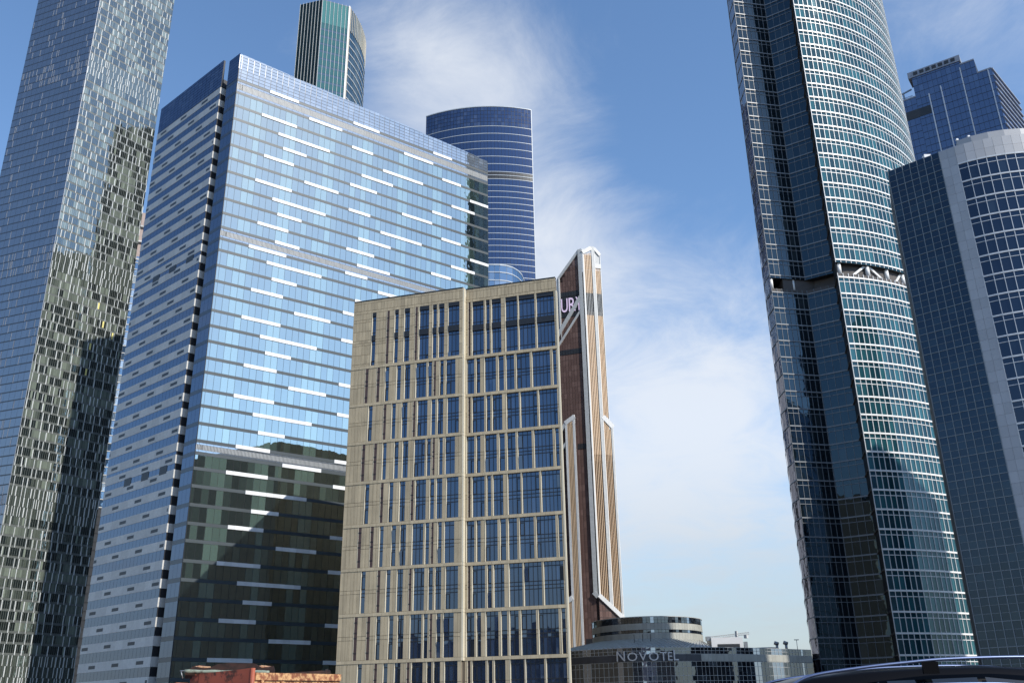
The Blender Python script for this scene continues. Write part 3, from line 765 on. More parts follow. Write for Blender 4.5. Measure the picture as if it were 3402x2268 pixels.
# ================================================================== copper brown stepped tower
def build_brown():
    C = (51.0, 618.0)
    Lw = Wall(off(C, 109, -32), C); Rw = Wall((52.9, 617.2), off((52.9, 617.2), 76, 16))
    T = Thing('copper_tower', 'slender copper-brown tower with white slanted frames and lilac rooftop letters', 'skyscraper', C, hid=by_tan)
    # bodies behind the faces
    bkR = off(off((52.9, 617.2), 76, 13.2), -14, 26); bkL = off(off(C, 109, -16.4), -14, 22)
    T.prism('core', [off(C, 109, -16.4), C, (52.9, 617.2), off((52.9, 617.2), 76, 13.2), bkR, bkL], 0, 305, 'brown_line')
    T.prism('core', [off(C, 109, -32), C, (52.9, 617.2), off((52.9, 617.2), 76, 15.8), off(off((52.9, 617.2), 76, 15.8), -14, 30), off(off(C, 109, -32), -14, 30)], 0, 187, 'brown_line')
    # left face: brown panes up to the slanted roof
    def ztop(u):
        if u >= 15.6: return 302.5+(u-15.6)*1.27
        return 246 + u*.9
    T.slab('left_backing', Lw, [(0, 0), (32, 0), (32, 322.5), (15.6, 302.3), (15.6, 259), (0, 245)], -1.2, 0, 'brown_line')
    nb = 16; b = 2.0; FH = 4.1
    for k in range(80):
        z0 = k*FH; z1 = z0+FH
        for j in range(nb):
            u0 = j*b; t = min(ztop(u0), ztop(u0+b))
            if z1 > t: continue
            mech = 240 < z0 < 243.5 or 170 < z0 < 176 or 45 < z0 < 49
            if 270.5 < z0 < 288 : mat = 'vent_dark'
            else: mat = 'vent_dark' if mech else 'brown_glass'
            T.box('window_pane', mat, Lw, u0+.1, u0+b-.1, z0+.45, z1-.05, .02, .08, tilt=.004)
            if not mech and mat == 'brown_glass': T.box('spandrel', 'brown_glass', Lw, u0+.06, u0+b-.06, z0+.06, z0+.38, .02, .05, (.9, 0, 0))
    # slanted white edges of the roof and the crossing frame
    def strip(name, w, a, bb, th, d0, d1, mat='mercury_white'):
        (u0, z0), (u1, z1) = a, bb; L = math.hypot(u1-u0, z1-z0); nx, nz = -(z1-z0)/L*th/2, (u1-u0)/L*th/2
        T.slab(name, w, [(u0+nx, z0+nz), (u0-nx, z0-nz), (u1-nx, z1-nz), (u1+nx, z1+nz)], d0, d1, mat)
    strip('roof_edge', Lw, (14.9, 302.6), (31.6, 323.4), 1.9, -.6, .7, 'mercury_grey')
    T.slab('white_post', Lw, [(15.0, 262), (16.0, 262), (16.0, 303), (15.0, 303)], -.5, .9, 'mercury_white')
    T.slab('white_post', Lw, [(12.4, 256), (13.6, 256), (14.6, 302), (13.4, 302)], -.5, .5, 'mercury_white')
    strip('cross_frame', Lw, (11.0, 254.5), (31.2, 285.5), 2.6, -.2, 1.0, 'mercury_grey')
    strip('cross_frame', Lw, (11.0, 246.5), (31.2, 275.2), 1.5, -.2, .8, 'mercury_grey')
    T.slab('white_post', Lw, [(15.6, 252), (16.1, 252), (16.1, 263), (15.6, 263)], .05, .5, 'mercury_grey')
    tp = T.root
    for ch, u, sx in (('U', 15.9, .86), ('R', 21.4, 1.0), ('Y', 27.4, .78)):
        text_obj('letter', ch, Lw, u, 275.2, .35, 15.6, 'sign_lilac', tp, .12, sx*.62)
    # corner pilaster
    T.slab('pilaster', Lw, [(30.6, 76), (33.3, 76), (33.3, 324), (30.6, 323)], -.3, 1.0, 'mercury_grey')
    T.slab('pilaster', Rw, [(-.3, 74), (.75, 74), (.75, 323.5), (-.3, 323.5)], -.3, .9, 'mercury_white')
    # finned right faces
    def fins(u0, u1, z0, ztops, n):
        s = (u1-u0)/n
        for i in range(n):
            zt = ztops[0]+(ztops[1]-ztops[0])*(i+.5)/n
            zl = z0[0]+(z0[1]-z0[0])*(i+.5)/n
            for za, zb, wd in ((zl, 168, .3), (168, 270.5, .5), (270.5, 288, .2), (288, zt, .5)):
                if min(zb, zt) > max(za, zl): T.box('copper_fin', 'copper_fin' if wd > .2 else 'mercury_grey', Rw, u0+i*s, u0+i*s+s*wd, max(za, zl), min(zb, zt), .1, .75)
        z = min(z0)
        k = 0
        while z < max(ztops):
            for i in range(n):
                zt = ztops[0]+(ztops[1]-ztops[0])*(i+1)/n; zz = z0[0]+(z0[1]-z0[0])*(i+.5)/n
                if z+4.1 < zt and z > zz-4:
                    mech = 270 < z < 287 or 240 < z < 243.5 or 171 < z < 176
                    T.box('window_pane', 'vent_dark' if mech else 'copper_glass', Rw, u0+i*s+s*(.2 if mech else .3 if z < 168 else .5), u0+(i+1)*s, z+.1, z+4.0, .0, .14, (.75 if z > 160 else .1, 0, 0), tilt=.003)  # paler above, darker below: the change in reflection is put into the pane colour
            z += 4.1; k += 1
    fins(.8, 6.6, (74, 69), (319, 321), 5)
    T.slab('pilaster', Rw, [(6.6, 68), (8.6, 66), (8.6, 326), (6.6, 326)], -.3, 1.1, 'mercury_grey')
    T.slab('pilaster_edge', Rw, [(8.4, 66), (9.0, 66), (9.0, 325.8), (8.4, 325.8)], -.3, 1.2, 'mercury_white')
    fins(9.1, 13.0, (188, 188), (309, 309), 4)
    fins(9.1, 14.2, (65, 61), (192, 186), 5)
    T.slab('white_edge', Rw, [(13.0, 186), (13.5, 186), (13.5, 320), (13.0, 320)], -.4, .9, 'mercury_white')
    T.slab('pilaster', Rw, [(14.2, 60), (15.2, 60), (15.2, 187.5), (14.2, 187.5)], -.3, 1.0, 'mercury_grey')
    T.slab('white_edge', Rw, [(15.2, 60), (15.8, 60), (15.8, 187.5), (15.2, 187.5)], -.3, 1.1, 'mercury_white')
    strip('slanted_cap', Rw, (8.8, 195.0), (15.8, 187.6), 3.2, -.2, 1.25)
    strip('slanted_cap', Rw, (-.3, 320.5), (6.8, 325.0), 3.0, -.2, 1.15)
    strip('slanted_cap', Rw, (8.8, 325.0), (13.4, 319.4), 2.2, -.2, 1.25)
    T.slab('white_cap', Rw, [(9.0, 308.5), (13.5, 308.5), (13.5, 312), (9.0, 312)], -.2, 1.2, 'mercury_white')
    T.slab('grey_louvre', Rw, [(9.0, 312), (12.6, 312), (12.6, 318), (9.0, 322.5)], -.2, .5, 'mercury_grey')
    strip('slanted_base', Rw, (-.4, 75.5), (16.6, 60.2), 2.6, -.2, 1.5)
    strip('slanted_base', Lw, (30.8, 77.5), (33.4, 74.5), 2.6, -.2, 1.3, 'mercury_grey')
    # podium wall of brown glass under the slant
    T.slab('podium_wall', Rw, [(-.4, 0), (20, 0), (20, 56), (16.4, 59), (-.4, 74)], -.2, .35, 'brown_line')
    for k in range(18):
        for j in range(10):
            z0, u0 = k*4.1, j*2-.4
            if z0+4.1 < 73-.9*(u0+2): T.box('window_pane', 'brown_glass', Rw, u0+.1, u0+1.9, z0+.4, z0+4.05, .37, .43, tilt=.004)
    # lower finned wing standing before the left face
    Ww = Wall(off(Lw.at(17.0, 0)[:2], 199, 4.0), off(Lw.at(24.0, 0)[:2], 199, 4.0))
    T.prism('wing', [Ww.at(0, 0)[:2], Ww.at(7, 0)[:2], Lw.at(24, 0)[:2], Lw.at(17, 0)[:2]], 0, 190, 'brown_line')
    T.slab('white_post', Ww, [(0, 0), (1.5, 0), (1.5, 192), (0, 191)], -.5, .6, 'mercury_white')
    T.slab('white_post', Ww, [(5.5, 0), (7.0, 0), (7.0, 196), (5.5, 196)], -.5, .6, 'mercury_white')
    strip('slanted_cap', Ww, (0, 190.6), (7, 194.8), 3.0, -.3, .7)
    for i in range(4):
        T.box('copper_fin', 'copper_fin', Ww, 1.65+i*.98, 2.15+i*.98, 0, 190.5+i*.5, .05, .5)
        for k in range(46): T.box('window_pane', 'copper_glass', Ww, 2.15+i*.98, 2.63+i*.98, k*4.1+.1, k*4.1+4.0, .0, .1, (.75 if k > 38 else .1, 0, 0))  # upper panes paler: reflected light is put into their colour
    strip('slanted_frame', Ww, (0.2, 190.5), (-7, 180), 2.2, -.3, .5, 'mercury_grey')
    strip('slanted_frame', Ww, (0.2, 177.0), (-7, 167), 1.6, -.3, .4, 'mercury_grey')
    T.slab('white_post', Ww, [(-7, 0), (-5.4, 0), (-5.4, 71), (-7, 70)], -.3, .9, 'mercury_white')
    strip('slanted_cap', Ww, (-7, 70), (.6, 74.5), 3.0, -.3, 1.0)
    for i in range(5): T.box('copper_fin', 'copper_fin', Ww, -5.2+i*1.05, -4.6+i*1.05, 0, 69.5+i*.55, .05, .5)
    T.slab('wing_backing', Ww, [(-7, 0), (.2, 0), (.2, 72), (-7, 69)], -3, .04, 'brown_line')
    T.finish()
build_brown()

# ================================================================== curved tower with open floor, right
def build_curved_tower():
    X = (75.77, 218.85); A0 = (66.18, 216.9); Bend = (81.87, 214.85); CC = (73.26, 259.6); RR = 51.34
    T = Thing('curved_tower', 'tall curved teal glass tower with white floor bands and an open columned floor', 'skyscraper', X, hid=by_nab, limit=300)
    step = 1.392/RR*180/math.pi
    nb = 44
    cur = [(CC[0]+RR*math.sin(R(172.0-step*i)), CC[1]+RR*math.cos(R(172.0-step*i))) for i in range(nb+1)]
    left = [(75.6, 253.4), (69.6, 233.9), (67.6, 227.3), (66.15, 221.9), A0]
    plan = [A0, X, Bend, *cur, (114.3, 298.7), (91.3, 294.6), *left[:-1]]
    cx = sum(p[0] for p in plan)/len(plan); cy = sum(p[1] for p in plan)/len(plan)
    shr = [(cx+(p[0]-cx)*.9, cy+(p[1]-cy)*.9) for p in plan]
    GB, GT = 102.45, 105.43
    T.prism('core', plan, 0, GB, 'concrete_dark'); T.prism('core', plan, GT, 252, 'dark_core'); T.prism('gap_core', shr, GB-.5, GT+.5, 'concrete_dark')
    FH = 4.416
    lo = [101.37-FH*k for k in range(23)]; hi = [106.2+FH*k for k in range(26)]
    Aw, Bw, Sw = Wall(A0, X), Wall(X, Bend), Wall(Bend, cur[0])
    def floor_set(w, us, lines, glassname, white, thick, dark=False, tilt=.0025, ws=.09):
        for z in lines:
            zb = z-FH
            if zb < 0: zb = .1
            if abs(z-106.2) < .01: zb = 105.48
            T.bar('floor_bands', white, w, 0, w.L, z-thick/2, z+thick/2, .02, .26)
            if z-1.22 > zb:
                T.bar('transoms', white, w, 0, w.L, z-1.22-ws, z-1.22+ws, .02, .18)
                for a, b in zip(us[:-1], us[1:]):
                    v = random.random()
                    T.box('upper_pane', glassname, w, a+.05, b-.05, z-1.13, z-thick/2, .02, .07, (v*.5, 0, 0), tilt=tilt)
                    T.box('window_pane', glassname, w, a+.05, b-.05, zb+thick/2, z-1.31, .02, .07, (v, 0, 0), tilt=tilt)
            else:
                for a, b in zip(us[:-1], us[1:]): T.box('upper_pane', glassname, w, a+.05, b-.05, zb, z-thick/2, .02, .07, (.3, 0, 0), tilt=tilt)
    allz = lo+hi
    uA = [Aw.L*i/7 for i in range(8)]; uB = [Bw.L*i/4 for i in range(5)]
    floor_set(Aw, uA, allz, 'imp_dark_glass', 'imp_grey_shaded', .30, ws=.06); floor_set(Bw, uB, allz, 'imp_dark_glass', 'imp_grey_shaded', .32, ws=.06)
    for w, us in ((Aw, uA), (Bw, uB)):
        for u in us:
            for z0, z1 in ((0, GB), (GT, 220)): T.bar('mullions', 'imp_grey_shaded', w, u-.035, u+.035, z0, z1, .02, .2)
    for i, (a, b) in enumerate(zip(cur[:-1], cur[1:])):
        w = Wall(a, b); floor_set(w, [0, w.L], allz, 'imp_teal_glass', 'imp_white', .39, tilt=.003, ws=.075)
        for z0, z1 in ((0, GB), (GT, 220)): T.bar('mullions', 'imp_white', w, -.056, .056, z0, z1, .02, .22)
    # flank strip of dark metal lattice and the outer left face
    for z in allz:
        T.box('flank_panel', 'vent_dark', Sw, .05, Sw.L-.05, z-FH+.1, z-.1, .02, .1)
        T.bar('flank_lattice', 'concrete_dark', Sw, 0, Sw.L, z-.12, z+.12, .1, .4)
    for a, b in zip(left[:-1], left[1:]):
        w = Wall(a, b); n = max(1, round(w.L/1.6)); s = w.L/n
        for z in allz:
            T.bar('floor_bands', 'imp_grey_shaded', w, 0, w.L, z-.12, z+.12, .02, .2)
            for j in range(n): T.box('window_pane', 'imp_sliver_glass', w, j*s+.05, (j+1)*s-.05, z-FH+.15, z-.15, .02, .07, tilt=.015)
    # the open floor: round columns, diagonal braces
    for i in (.8, 6.6, 11, 15.2, 20, 26):
        p = (CC[0]+RR*math.sin(R(172.0-step*i)), CC[1]+RR*math.cos(R(172.0-step*i))); q = (CC[0]+(p[0]-CC[0])*.985, CC[1]+(p[1]-CC[1])*.985)
        T.beam('column', (q[0], q[1], GB-.05), (q[0], q[1], GT+.05), .55, 'imp_white', sides=14)
    for i, j in ((3.3, 6.1), (9.8, 7.1), (12.9, 14.8), (18, 19.6)):
        ang = lambda k: R(172.0-step*k)
        f = lambda k, z: (CC[0]+RR*.982*math.sin(ang(k)), CC[1]+RR*.982*math.cos(ang(k)), z)
        T.beam('brace', f(i, GB), f(j, GT), .28, 'imp_white')
    for u in (.55, 6.6):
        p = Aw.at(u, 0, -.6); T.beam('column', (p.x, p.y, GB-.05), (p.x, p.y, GT+.05), .42, 'imp_white', sides=14)
    T.finish()
build_curved_tower()

# ================================================================== dark glass corner office at right edge
def build_corner():
    G0, G1, S1 = (71.0, 151.7), (77.9, 145.5), (80.0, 143.85)
    cur = [S1, (81.3, 143.0), (82.65, 142.3), (84.05, 141.7), (85.5, 141.2), (86.95, 140.8), (88.45, 140.5), (89.95, 140.3), (91.45, 140.2), (92.95, 140.2), (94.45, 140.35), (95.95, 140.6), (97.4, 141.0), (98.9, 141.5), (101.5, 143.0), (103.5, 146.0), (103.5, 150)]
    T = Thing('corner_office', 'dark glass office block with white panel stripe at the right edge', 'office building', G0)
    T.prism('core', [G0, G1, *cur, (98, 152), (91, 155), (76.5, 165.0)], 0, 95.7, 'dark_core')
    Gw, Sw = Wall(G0, G1), Wall(G1, S1)
    nb = 7; b = Gw.L/nb; FH = 3.7
    for k in range(26):
        z0 = 95.7-(k+1)*FH
        if z0 < 0: break
        T.bar('grid_bars', 'nab_grid_bar', Gw, 0, Gw.L, z0-.06, z0+.06, .02, .17)
        for q in range(3):
            for j in range(nb):
                T.box('window_pane', 'nab_grid_glass', Gw, j*b+.04, (j+1)*b-.04, z0+q*FH/3+.035, z0+(q+1)*FH/3-.035, .02, .06, tilt=.003)
            if q: T.bar('grid_bars', 'nab_grid_bar', Gw, 0, Gw.L, z0+q*FH/3-.03, z0+q*FH/3+.03, .02, .12)
        # white panel stripe
        for q in range(2):
            for c in range(2):
                T.box('white_panel', 'nab_white', Sw, c*Sw.L/2+.012, (c+1)*Sw.L/2-.012, z0+q*FH/2+.012, z0+(q+1)*FH/2-.012, .02, .12)
    for j in range(nb+1): T.bar('grid_bars', 'nab_grid_bar', Gw, j*b-.055, j*b+.055, 0, 95.7, .02, .2)
    for i, (a, c) in enumerate(zip(cur[:-1], cur[1:])):
        w = Wall(a, c)
        for q, (z0, z1) in enumerate(((92.0, 93.85), (93.85, 95.7))):
            T.box('cornice_panel', 'nab_white', w, .012, w.L-.012, z0+.012, z1-.012, .02, .16)
        if i < 14:
            for k in range(25):
                z = 92.0-k*FH
                if z < 4: break
                T.bar('floor_bands', 'nab_bar', w, 0, w.L, z-.14, z+.14, .02, .2)
                T.bar('transoms', 'nab_bar', w, 0, w.L, z-1.05-.05, z-1.05+.05, .02, .14)
                v = random.random()
                T.box('upper_pane', 'nab_glass', w, .05, w.L-.05, z-.98, z-.15, .02, .06, (v*.7, 0, 0), tilt=.003)
                T.box('window_pane', 'nab_glass', w, .05, w.L-.05, z-FH+.15, z-1.12, .02, .06, (v, 0, 0), tilt=.003)
            T.bar('mullions', 'nab_bar', w, -.05, .05, 0, 92.0, .02, .17)
    # set-back roof ring
    ring = [(82.6, 147.6), (84.5, 146.2), (87, 145.0), (89.6, 144.3), (92.4, 144.0), (95.2, 144.2), (98, 144.9), (100.5, 146.4), (102, 148.0)]
    T.prism('roof_storey', ring + [(102, 149.5), (84, 152)], 95.7, 97.4, 'dark_core')
    big = [(p[0]-.25, p[1]-.9) for p in ring]
    for a, c in zip(ring[:-1], ring[1:]):
        w = Wall(a, c); n = 2
        for j in range(n): T.box('roof_pane', 'imp_sliver_glass', w, j*w.L/n+.05, (j+1)*w.L/n-.05, 95.8, 97.3, .02, .08, tilt=.02)
    T.prism('roof_ring', big + [(102, 149), (84, 151)], 97.4, 98.9, 'nab_white')
    # rooftop plant
    for p, h, m in (((77.3, 148.9), 1.5, 'white_panel'), ((75.5, 150.5), .8, 'steel'), ((76.3, 151.5), 1.0, 'concrete_light'), ((79.5, 148.2), .7, 'steel')):
        T.prism('roof_unit', [(p[0]-.6, p[1]-.5), (p[0]+.6, p[1]-.5), (p[0]+.6, p[1]+.5), (p[0]-.6, p[1]+.5)], 95.7, 95.7+h, m)
    for p in ((83.5, 148.6), (85.2, 147.6)):
        T.beam('roof_mast', (p[0], p[1], 98.9), (p[0], p[1], 100.2), .05, 'steel'); T.prism('roof_lamp', [(p[0]-.2, p[1]-.2), (p[0]+.2, p[1]-.2), (p[0]+.2, p[1]+.2), (p[0]-.2, p[1]+.2)], 100.2, 100.5, 'white_panel')
    T.finish()
build_corner()

# ================================================================== added unseen buildings right of and behind the view: shade and dark reflections
def build_added_neighbours():
    T = Thing('added_neighbour_tower', 'added unseen dark glass tower beyond the right edge, to shade and mirror in facades', 'office building', (150, 150))
    P = [(138, 142), (164, 138), (168, 158), (142, 163)]
    T.prism('core', P, 0, 122, 'dark_core')
    for a, b in zip(P, P[1:]+P[:1]):
        w = Wall(a, b); n = round(w.L/3); s = w.L/n
        for k in range(29):
            z = 2+k*4.1
            T.bar('floor_bands', 'nab_bar', w, 0, w.L, z-.3, z, .02, .2)
            for j in range(n): T.box('window_pane', 'nab_glass', w, j*s+.08, (j+1)*s-.08, z+.05, z+3.7, .02, .08, tilt=.004)
    T.finish()
    T = Thing('added_neighbour_block', 'added unseen dark glass block beyond the right edge, lower of the two mirrored in facades', 'office building', (140, 124))
    P = [(121, 122), (143, 106), (157, 122), (132, 139)]
    T.prism('core', P, 0, 105, 'dark_core')
    for a, b in zip(P, P[1:]+P[:1]):
        w = Wall(a, b); n = round(w.L/3); s = w.L/n
        for k in range(25):
            z = 2+k*4.1
            T.bar('floor_bands', 'nab_grid_bar', w, 0, w.L, z-.3, z, .02, .2)
            for j in range(n): T.box('window_pane', 'nab_glass', w, j*s+.08, (j+1)*s-.08, z+.05, z+3.7, .02, .08, tilt=.004)
    T.finish()
    for i, (x0, x1, y, h, lab) in enumerate(((-190, -95, -70, 34, 'added unseen long brick housing block behind the viewer, leftmost of three'), (-75, 40, -82, 40, 'added unseen tall brick housing block behind the viewer, middle of three'), (60, 150, -74, 31, 'added unseen low brick housing block behind the viewer, rightmost of three'))):
        T = Thing('added_housing_block', lab, 'building', (x0, y), 'added unseen housing blocks across the road behind the viewer')  # row added behind the view to darken low reflections
        T.prism('wall', [(x0, y-16), (x1, y-16), (x1, y), (x0, y)], 0, h, 'concrete_pink'); T.prism('roof', [(x0-.4, y-16.4), (x1+.4, y-16.4), (x1+.4, y+.4), (x0-.4, y+.4)], h, h+.8, 'roof_felt')
        w = Wall((x1, y), (x0, y)); n = int(w.L/4)
        for k in range(int(h/3.3)):
            for j in range(n): T.box('window', 'hotel_glass', w, j*4+1.1, j*4+2.9, 1+k*3.3, 2.6+k*3.3, -.1, .03)
        T.finish()
build_added_neighbours()

# ================================================================== stepped blue tower behind
def build_far_blue():
    D = 420
    T = Thing('stepped_tower', 'deep blue glass tower with stepped roof behind the dark corner office', 'skyscraper', pol(27, D), hid=lambda a, e: (a > 28.2 and e < 30.6) or e < 29.2)
    p0, p1 = pol(26.3, 421), pol(32.1, 417); W = Wall(p0, p1); L = W.L
    side = Wall(p1, off(p1, 44, 40))
    def u_at(az):  # where a sight azimuth meets the front
        d = pol(az, 1); den = d.x*(-W.u.y)+W.u.x*d.y; t = (p0.x*(-W.u.y)+W.u.x*p0.y)/den
        return (Vector((d.x*t, d.y*t))-p0).dot(W.u)
    steps = [(0, u_at(27.55), 274.0), (u_at(27.55), u_at(30.45), 287.5), (u_at(30.45), u_at(31.28), 282.8), (u_at(31.28), L, 275.2)]
    for i, (a, b, z) in enumerate(steps):
        back = 34 if i < 3 else 30
        q = [W.at(a, 0)[:2], W.at(b, 0)[:2], W.at(b, 0, -back)[:2], W.at(a, 0, -back)[:2]]
        if i == 3: q = [W.at(a, 0)[:2], W.at(b, 0)[:2], tuple(side.at(38, 0)[:2]), W.at(a, 0, -back)[:2]]
        T.prism('body', q, 0, z, 'far_grey' if i == 9 else 'dark_core')
        n = max(1, round((b-a)/2.1)); s = (b-a)/n; k = 0; zz = z-.3
        while zz > 210:
            for j in range(n):
                T.box('window_pane', 'far_blue_glass', W, a+j*s+.05, a+(j+1)*s-.05, zz-3.6, zz-.12, .02, .08, (random.random()*(.9 if k < 4 else .6), 0, 0), tilt=.004)
            zz -= 3.75; k += 1
        T.slab('roof_edge', W, [(a, z-.3), (b, z-.3), (b, z+.4), (a, z+.4)], -.5, .3, 'far_grey')
    T.slab('penthouse', W, [(u_at(27.55)-1.5, 284.6), (u_at(30.45)+.6, 284.6), (u_at(30.45)+.6, 287.9), (u_at(27.55)-1.5, 287.9)], -8, .5, 'far_grey')
    for j in range(7):
        a = u_at(27.7+j*.38); T.box('plant_window', 'vent_dark', W, a, a+1.9, 285.4, 287.2, .51, .6)
    for az, zt in ((28.35, 273), (29.1, 275), (30.4, 281), (31.9, 275)):
        a = u_at(az); T.box('vertical_fin', 'pale_line', W, a-.2, a+.2, 215, zt, .1, .5)
    T.box('dark_louvre', 'vent_dark', W, 0.3, u_at(28.3), 262.5, 267, .09, .2)
    n = 12
    for k in range(18):
        for j in range(n): T.box('window_pane', 'far_blue_glass', side, j*38/n+.1, (j+1)*38/n-.1, 275-3.75*(k+1)+.1, 275-3.75*k-.1, .02, .1, tilt=.01)
        T.bar('side_ledges', 'far_grey', side, 0, 38, 275-3.75*k-.3, 275-3.75*k+.3, .02, .6)
    # roof cleaning gantry, pale domes
    a = 2.0
    T.beam('gantry_post', W.at(a+2, 274, -2), W.at(a+2, 279.5, -2), .3, 'steel'); T.beam('gantry_arm', W.at(a-3, 278.2, -2), W.at(a+6, 280, -2), .3, 'steel')
    for q in range(4): T.beam('railing_post', W.at(a-2+q*2.4, 274, -1), W.at(a-2+q*2.4, 275.8, -1), .1, 'steel')
    T.beam('railing', W.at(a-2, 275.8, -1), W.at(a+6, 275.8, -1), .1, 'steel')
    for az in (27.8, 28.5): p = W.at(u_at(az), 288.4, -4); T.beam('roof_dome', (p.x, p.y, 287.5), (p.x, p.y, 289.6), 1.1, 'white_panel', sides=12, r2=.6)
    for az in (29.5, 29.8): p = W.at(u_at(az), 288.4, -4); T.beam('roof_mast', (p.x, p.y, 287.5), (p.x, p.y, 289.8), .3, 'steel')
    T.finish()
build_far_blue()

# ================================================================== low curved hotel
def build_hotel():
    ctl = [(.6, 211), (2.86, 203), (4.7, 198.6), (6.62, 196.0), (8.5, 197.0), (10.5, 199.6), (13.4, 206.5), (16.2, 217.8), (16.55, 219.2)]
    P = [pol(a, r) for a, r in ctl]; pts = []
    for i in range(len(P)-1):     # Catmull-Rom
        a, b, c, d = P[max(i-1, 0)], P[i], P[i+1], P[min(i+2, len(P)-1)]
        n = max(2, round((c-b).length/.95))
        for j in range(n):
            t = j/n; pts.append(.5*((2*b)+(c-a)*t+(2*a-5*b+4*c-d)*t*t+(3*b-a-3*c+d)*t**3))
    pts = [tuple(p) for p in pts+[P[-1]]]
    T = Thing('curved_hotel', 'low curved dark glass hotel with pale bands and NOVOTEL letters', 'hotel', pol(7, 200), hid=by_tan)
    T.prism('core', pts + [tuple(pol(16.2, 262)), tuple(pol(1, 262))], 0, 14.4, 'dark_core')
    for i, (a, b) in enumerate(zip(pts[:-1], pts[1:])):
        w = Wall(a, b); az = view_of((a[0], a[1], 10))[0]
        blue = random.random() < (.22 if az > 10.5 else .04) or (13.3 < az < 13.7) or (14.3 < az < 14.6) or (5.6 < az < 6.0) or (7.1 < az < 7.7)
        g = 'hotel_blue_glass' if blue else 'hotel_glass'
        for z0, z1 in ((13.28, 13.86), (13.9, 14.48)):
            T.box('window_pane', g, w, .03, w.L-.03, z0, z1, .02, .06, tilt=.004)
        T.box('wall_panel', 'hotel_panel' if az > 10.45 else 'hotel_panel_shaded', w, .012, w.L-.012, 11.92, 13.2, .02, .14)  # left part takes the darker copy, painting the cast shadow
        z = 11.85; k = 0
        while z > 4:
            h = 1.7 if k % 2 else .95
            T.box('window_pane', g, w, .03, w.L-.03, z-h+.03, z-.03, .02, .06, tilt=.004)
            T.bar('transoms', 'hotel_bar', w, 0, w.L, z-.035, z+.035, .02, .09)
            z -= h; k += 1
        for z in (13.24, 13.88, 14.5): T.bar('transoms', 'hotel_bar', w, 0, w.L, z-.035, z+.035, .02, .10)
        T.bar('mullions', 'hotel_bar', w, -.03, .03, 0, 11.9, .02, .11); T.bar('mullions', 'hotel_bar', w, -.03, .03, 13.22, 14.5, .02, .11)
    # ribbed conical roof leaning up to the drum
    dc = pol(7.55, 219); dr = 12.0
    rim = [p for p in pts if 2.0 < view_of((p[0], p[1], 14))[0] < 11.2]
    vs, fs = [], []
    m = len(rim)
    for i, p in enumerate(rim):
        t = i/(m-1); q = (dc.x+11.8*math.sin(R(180+78-156*t)), dc.y+11.8*math.cos(R(180+78-156*t)))
        vs += [(p[0], p[1], 14.55), (q[0], q[1], 17.0)]
    for i in range(m-1): fs.append((2*i, 2*i+2, 2*i+3, 2*i+1))
    o = mesh_obj('conical_roof', vs, fs, 'hotel_roof', T.root)
    for i in range(0, m, 1):
        a, b = Vector(vs[2*i]), Vector(vs[2*i+1]); T_ = T
        T.beam('roof_rib', a+Vector((0, 0, .06)), b+Vector((0, 0, .06)), .07, 'hotel_panel')
    # drum
    dn = 56; dp = [(dc.x+dr*math.sin(R(180+105-210*i/dn)), dc.y+dr*math.cos(R(180+105-210*i/dn))) for i in range(dn+1)]
    T.prism('drum_core', dp, 14, 21.3, 'dark_core')
    for i, (a, b) in enumerate(zip(dp[:-1], dp[1:])):
        w = Wall(a, b); blue = i in (16, 17, 18, 27, 38, 39)
        g = 'hotel_blue_glass' if blue else 'hotel_glass'
        for z0, z1 in ((20.75, 21.35), (20.15, 20.72), (18.2, 18.75), (16.2, 16.75)): T.box('drum_pane', g, w, .03, w.L-.03, z0, z1, .02, .06, tilt=.004)
        for z0, z1 in ((18.8, 20.1), (16.8, 18.15), (14.6, 16.15)): T.box('drum_panel', 'hotel_panel', w, .012, w.L-.012, z0, z1, .02, .1)
        T.bar('drum_rim', 'hotel_bar', w, 0, w.L, 21.36, 21.5, -.2, .15)
    # letters: tall first and last
    i0 = min(range(len(pts)), key=lambda i: abs(view_of((pts[i][0], pts[i][1], 12))[0]-5.86)); i1 = min(range(len(pts)), key=lambda i: abs(view_of((pts[i][0], pts[i][1], 12))[0]-9.3))
    def along(t):
        f = i0+(i1-i0)*t; i = int(f); k = f-i
        a, b = Vector(pts[i]), Vector(pts[min(i+1, len(pts)-1)]); return a+(b-a)*k
    for ch, t0, t1, sz in (('N', .0, .135, 2.75), ('O', .16, .325, 2.3), ('V', .335, .47, 2.3), ('O', .49, .655, 2.3), ('T', .67, .785, 2.3), ('E', .80, .885, 2.3), ('L', .905, 1.0, 2.9)):
        w = Wall(along(t0), along(t1)); o = text_obj('letter', ch, w, 0, 12.0, .7, sz, 'letter_steel', T.root, .1)
        wd = max(v.co.x for v in o.data.vertices)-min(v.co.x for v in o.data.vertices)
        mn = min(v.co.x for v in o.data.vertices)
        for v in o.data.vertices: v.co.x = (v.co.x-mn)*w.L*.96/wd
    # roof clutter
    def rb(az, r, wd, dp_, z0, z1, m, nm):
        c = pol(az, r); T.prism(nm, [(c.x-wd/2, c.y-dp_/2), (c.x+wd/2, c.y-dp_/2), (c.x+wd/2, c.y+dp_/2), (c.x-wd/2, c.y+dp_/2)], z0, z1, m)
    rb(11.9, 214, 6.6, 5, 14.2, 17.1, 'white_panel', 'roof_house'); rb(12.1, 210.9, 4.6, .6, 14.4, 15.7, 'vent_dark', 'house_opening')
    rb(13.05, 213, .7, .7, 14.4, 16.2, 'steel', 'roof_unit'); rb(11.0, 212, 1.0, 1.0, 16.5, 17.4, 'steel', 'roof_unit')
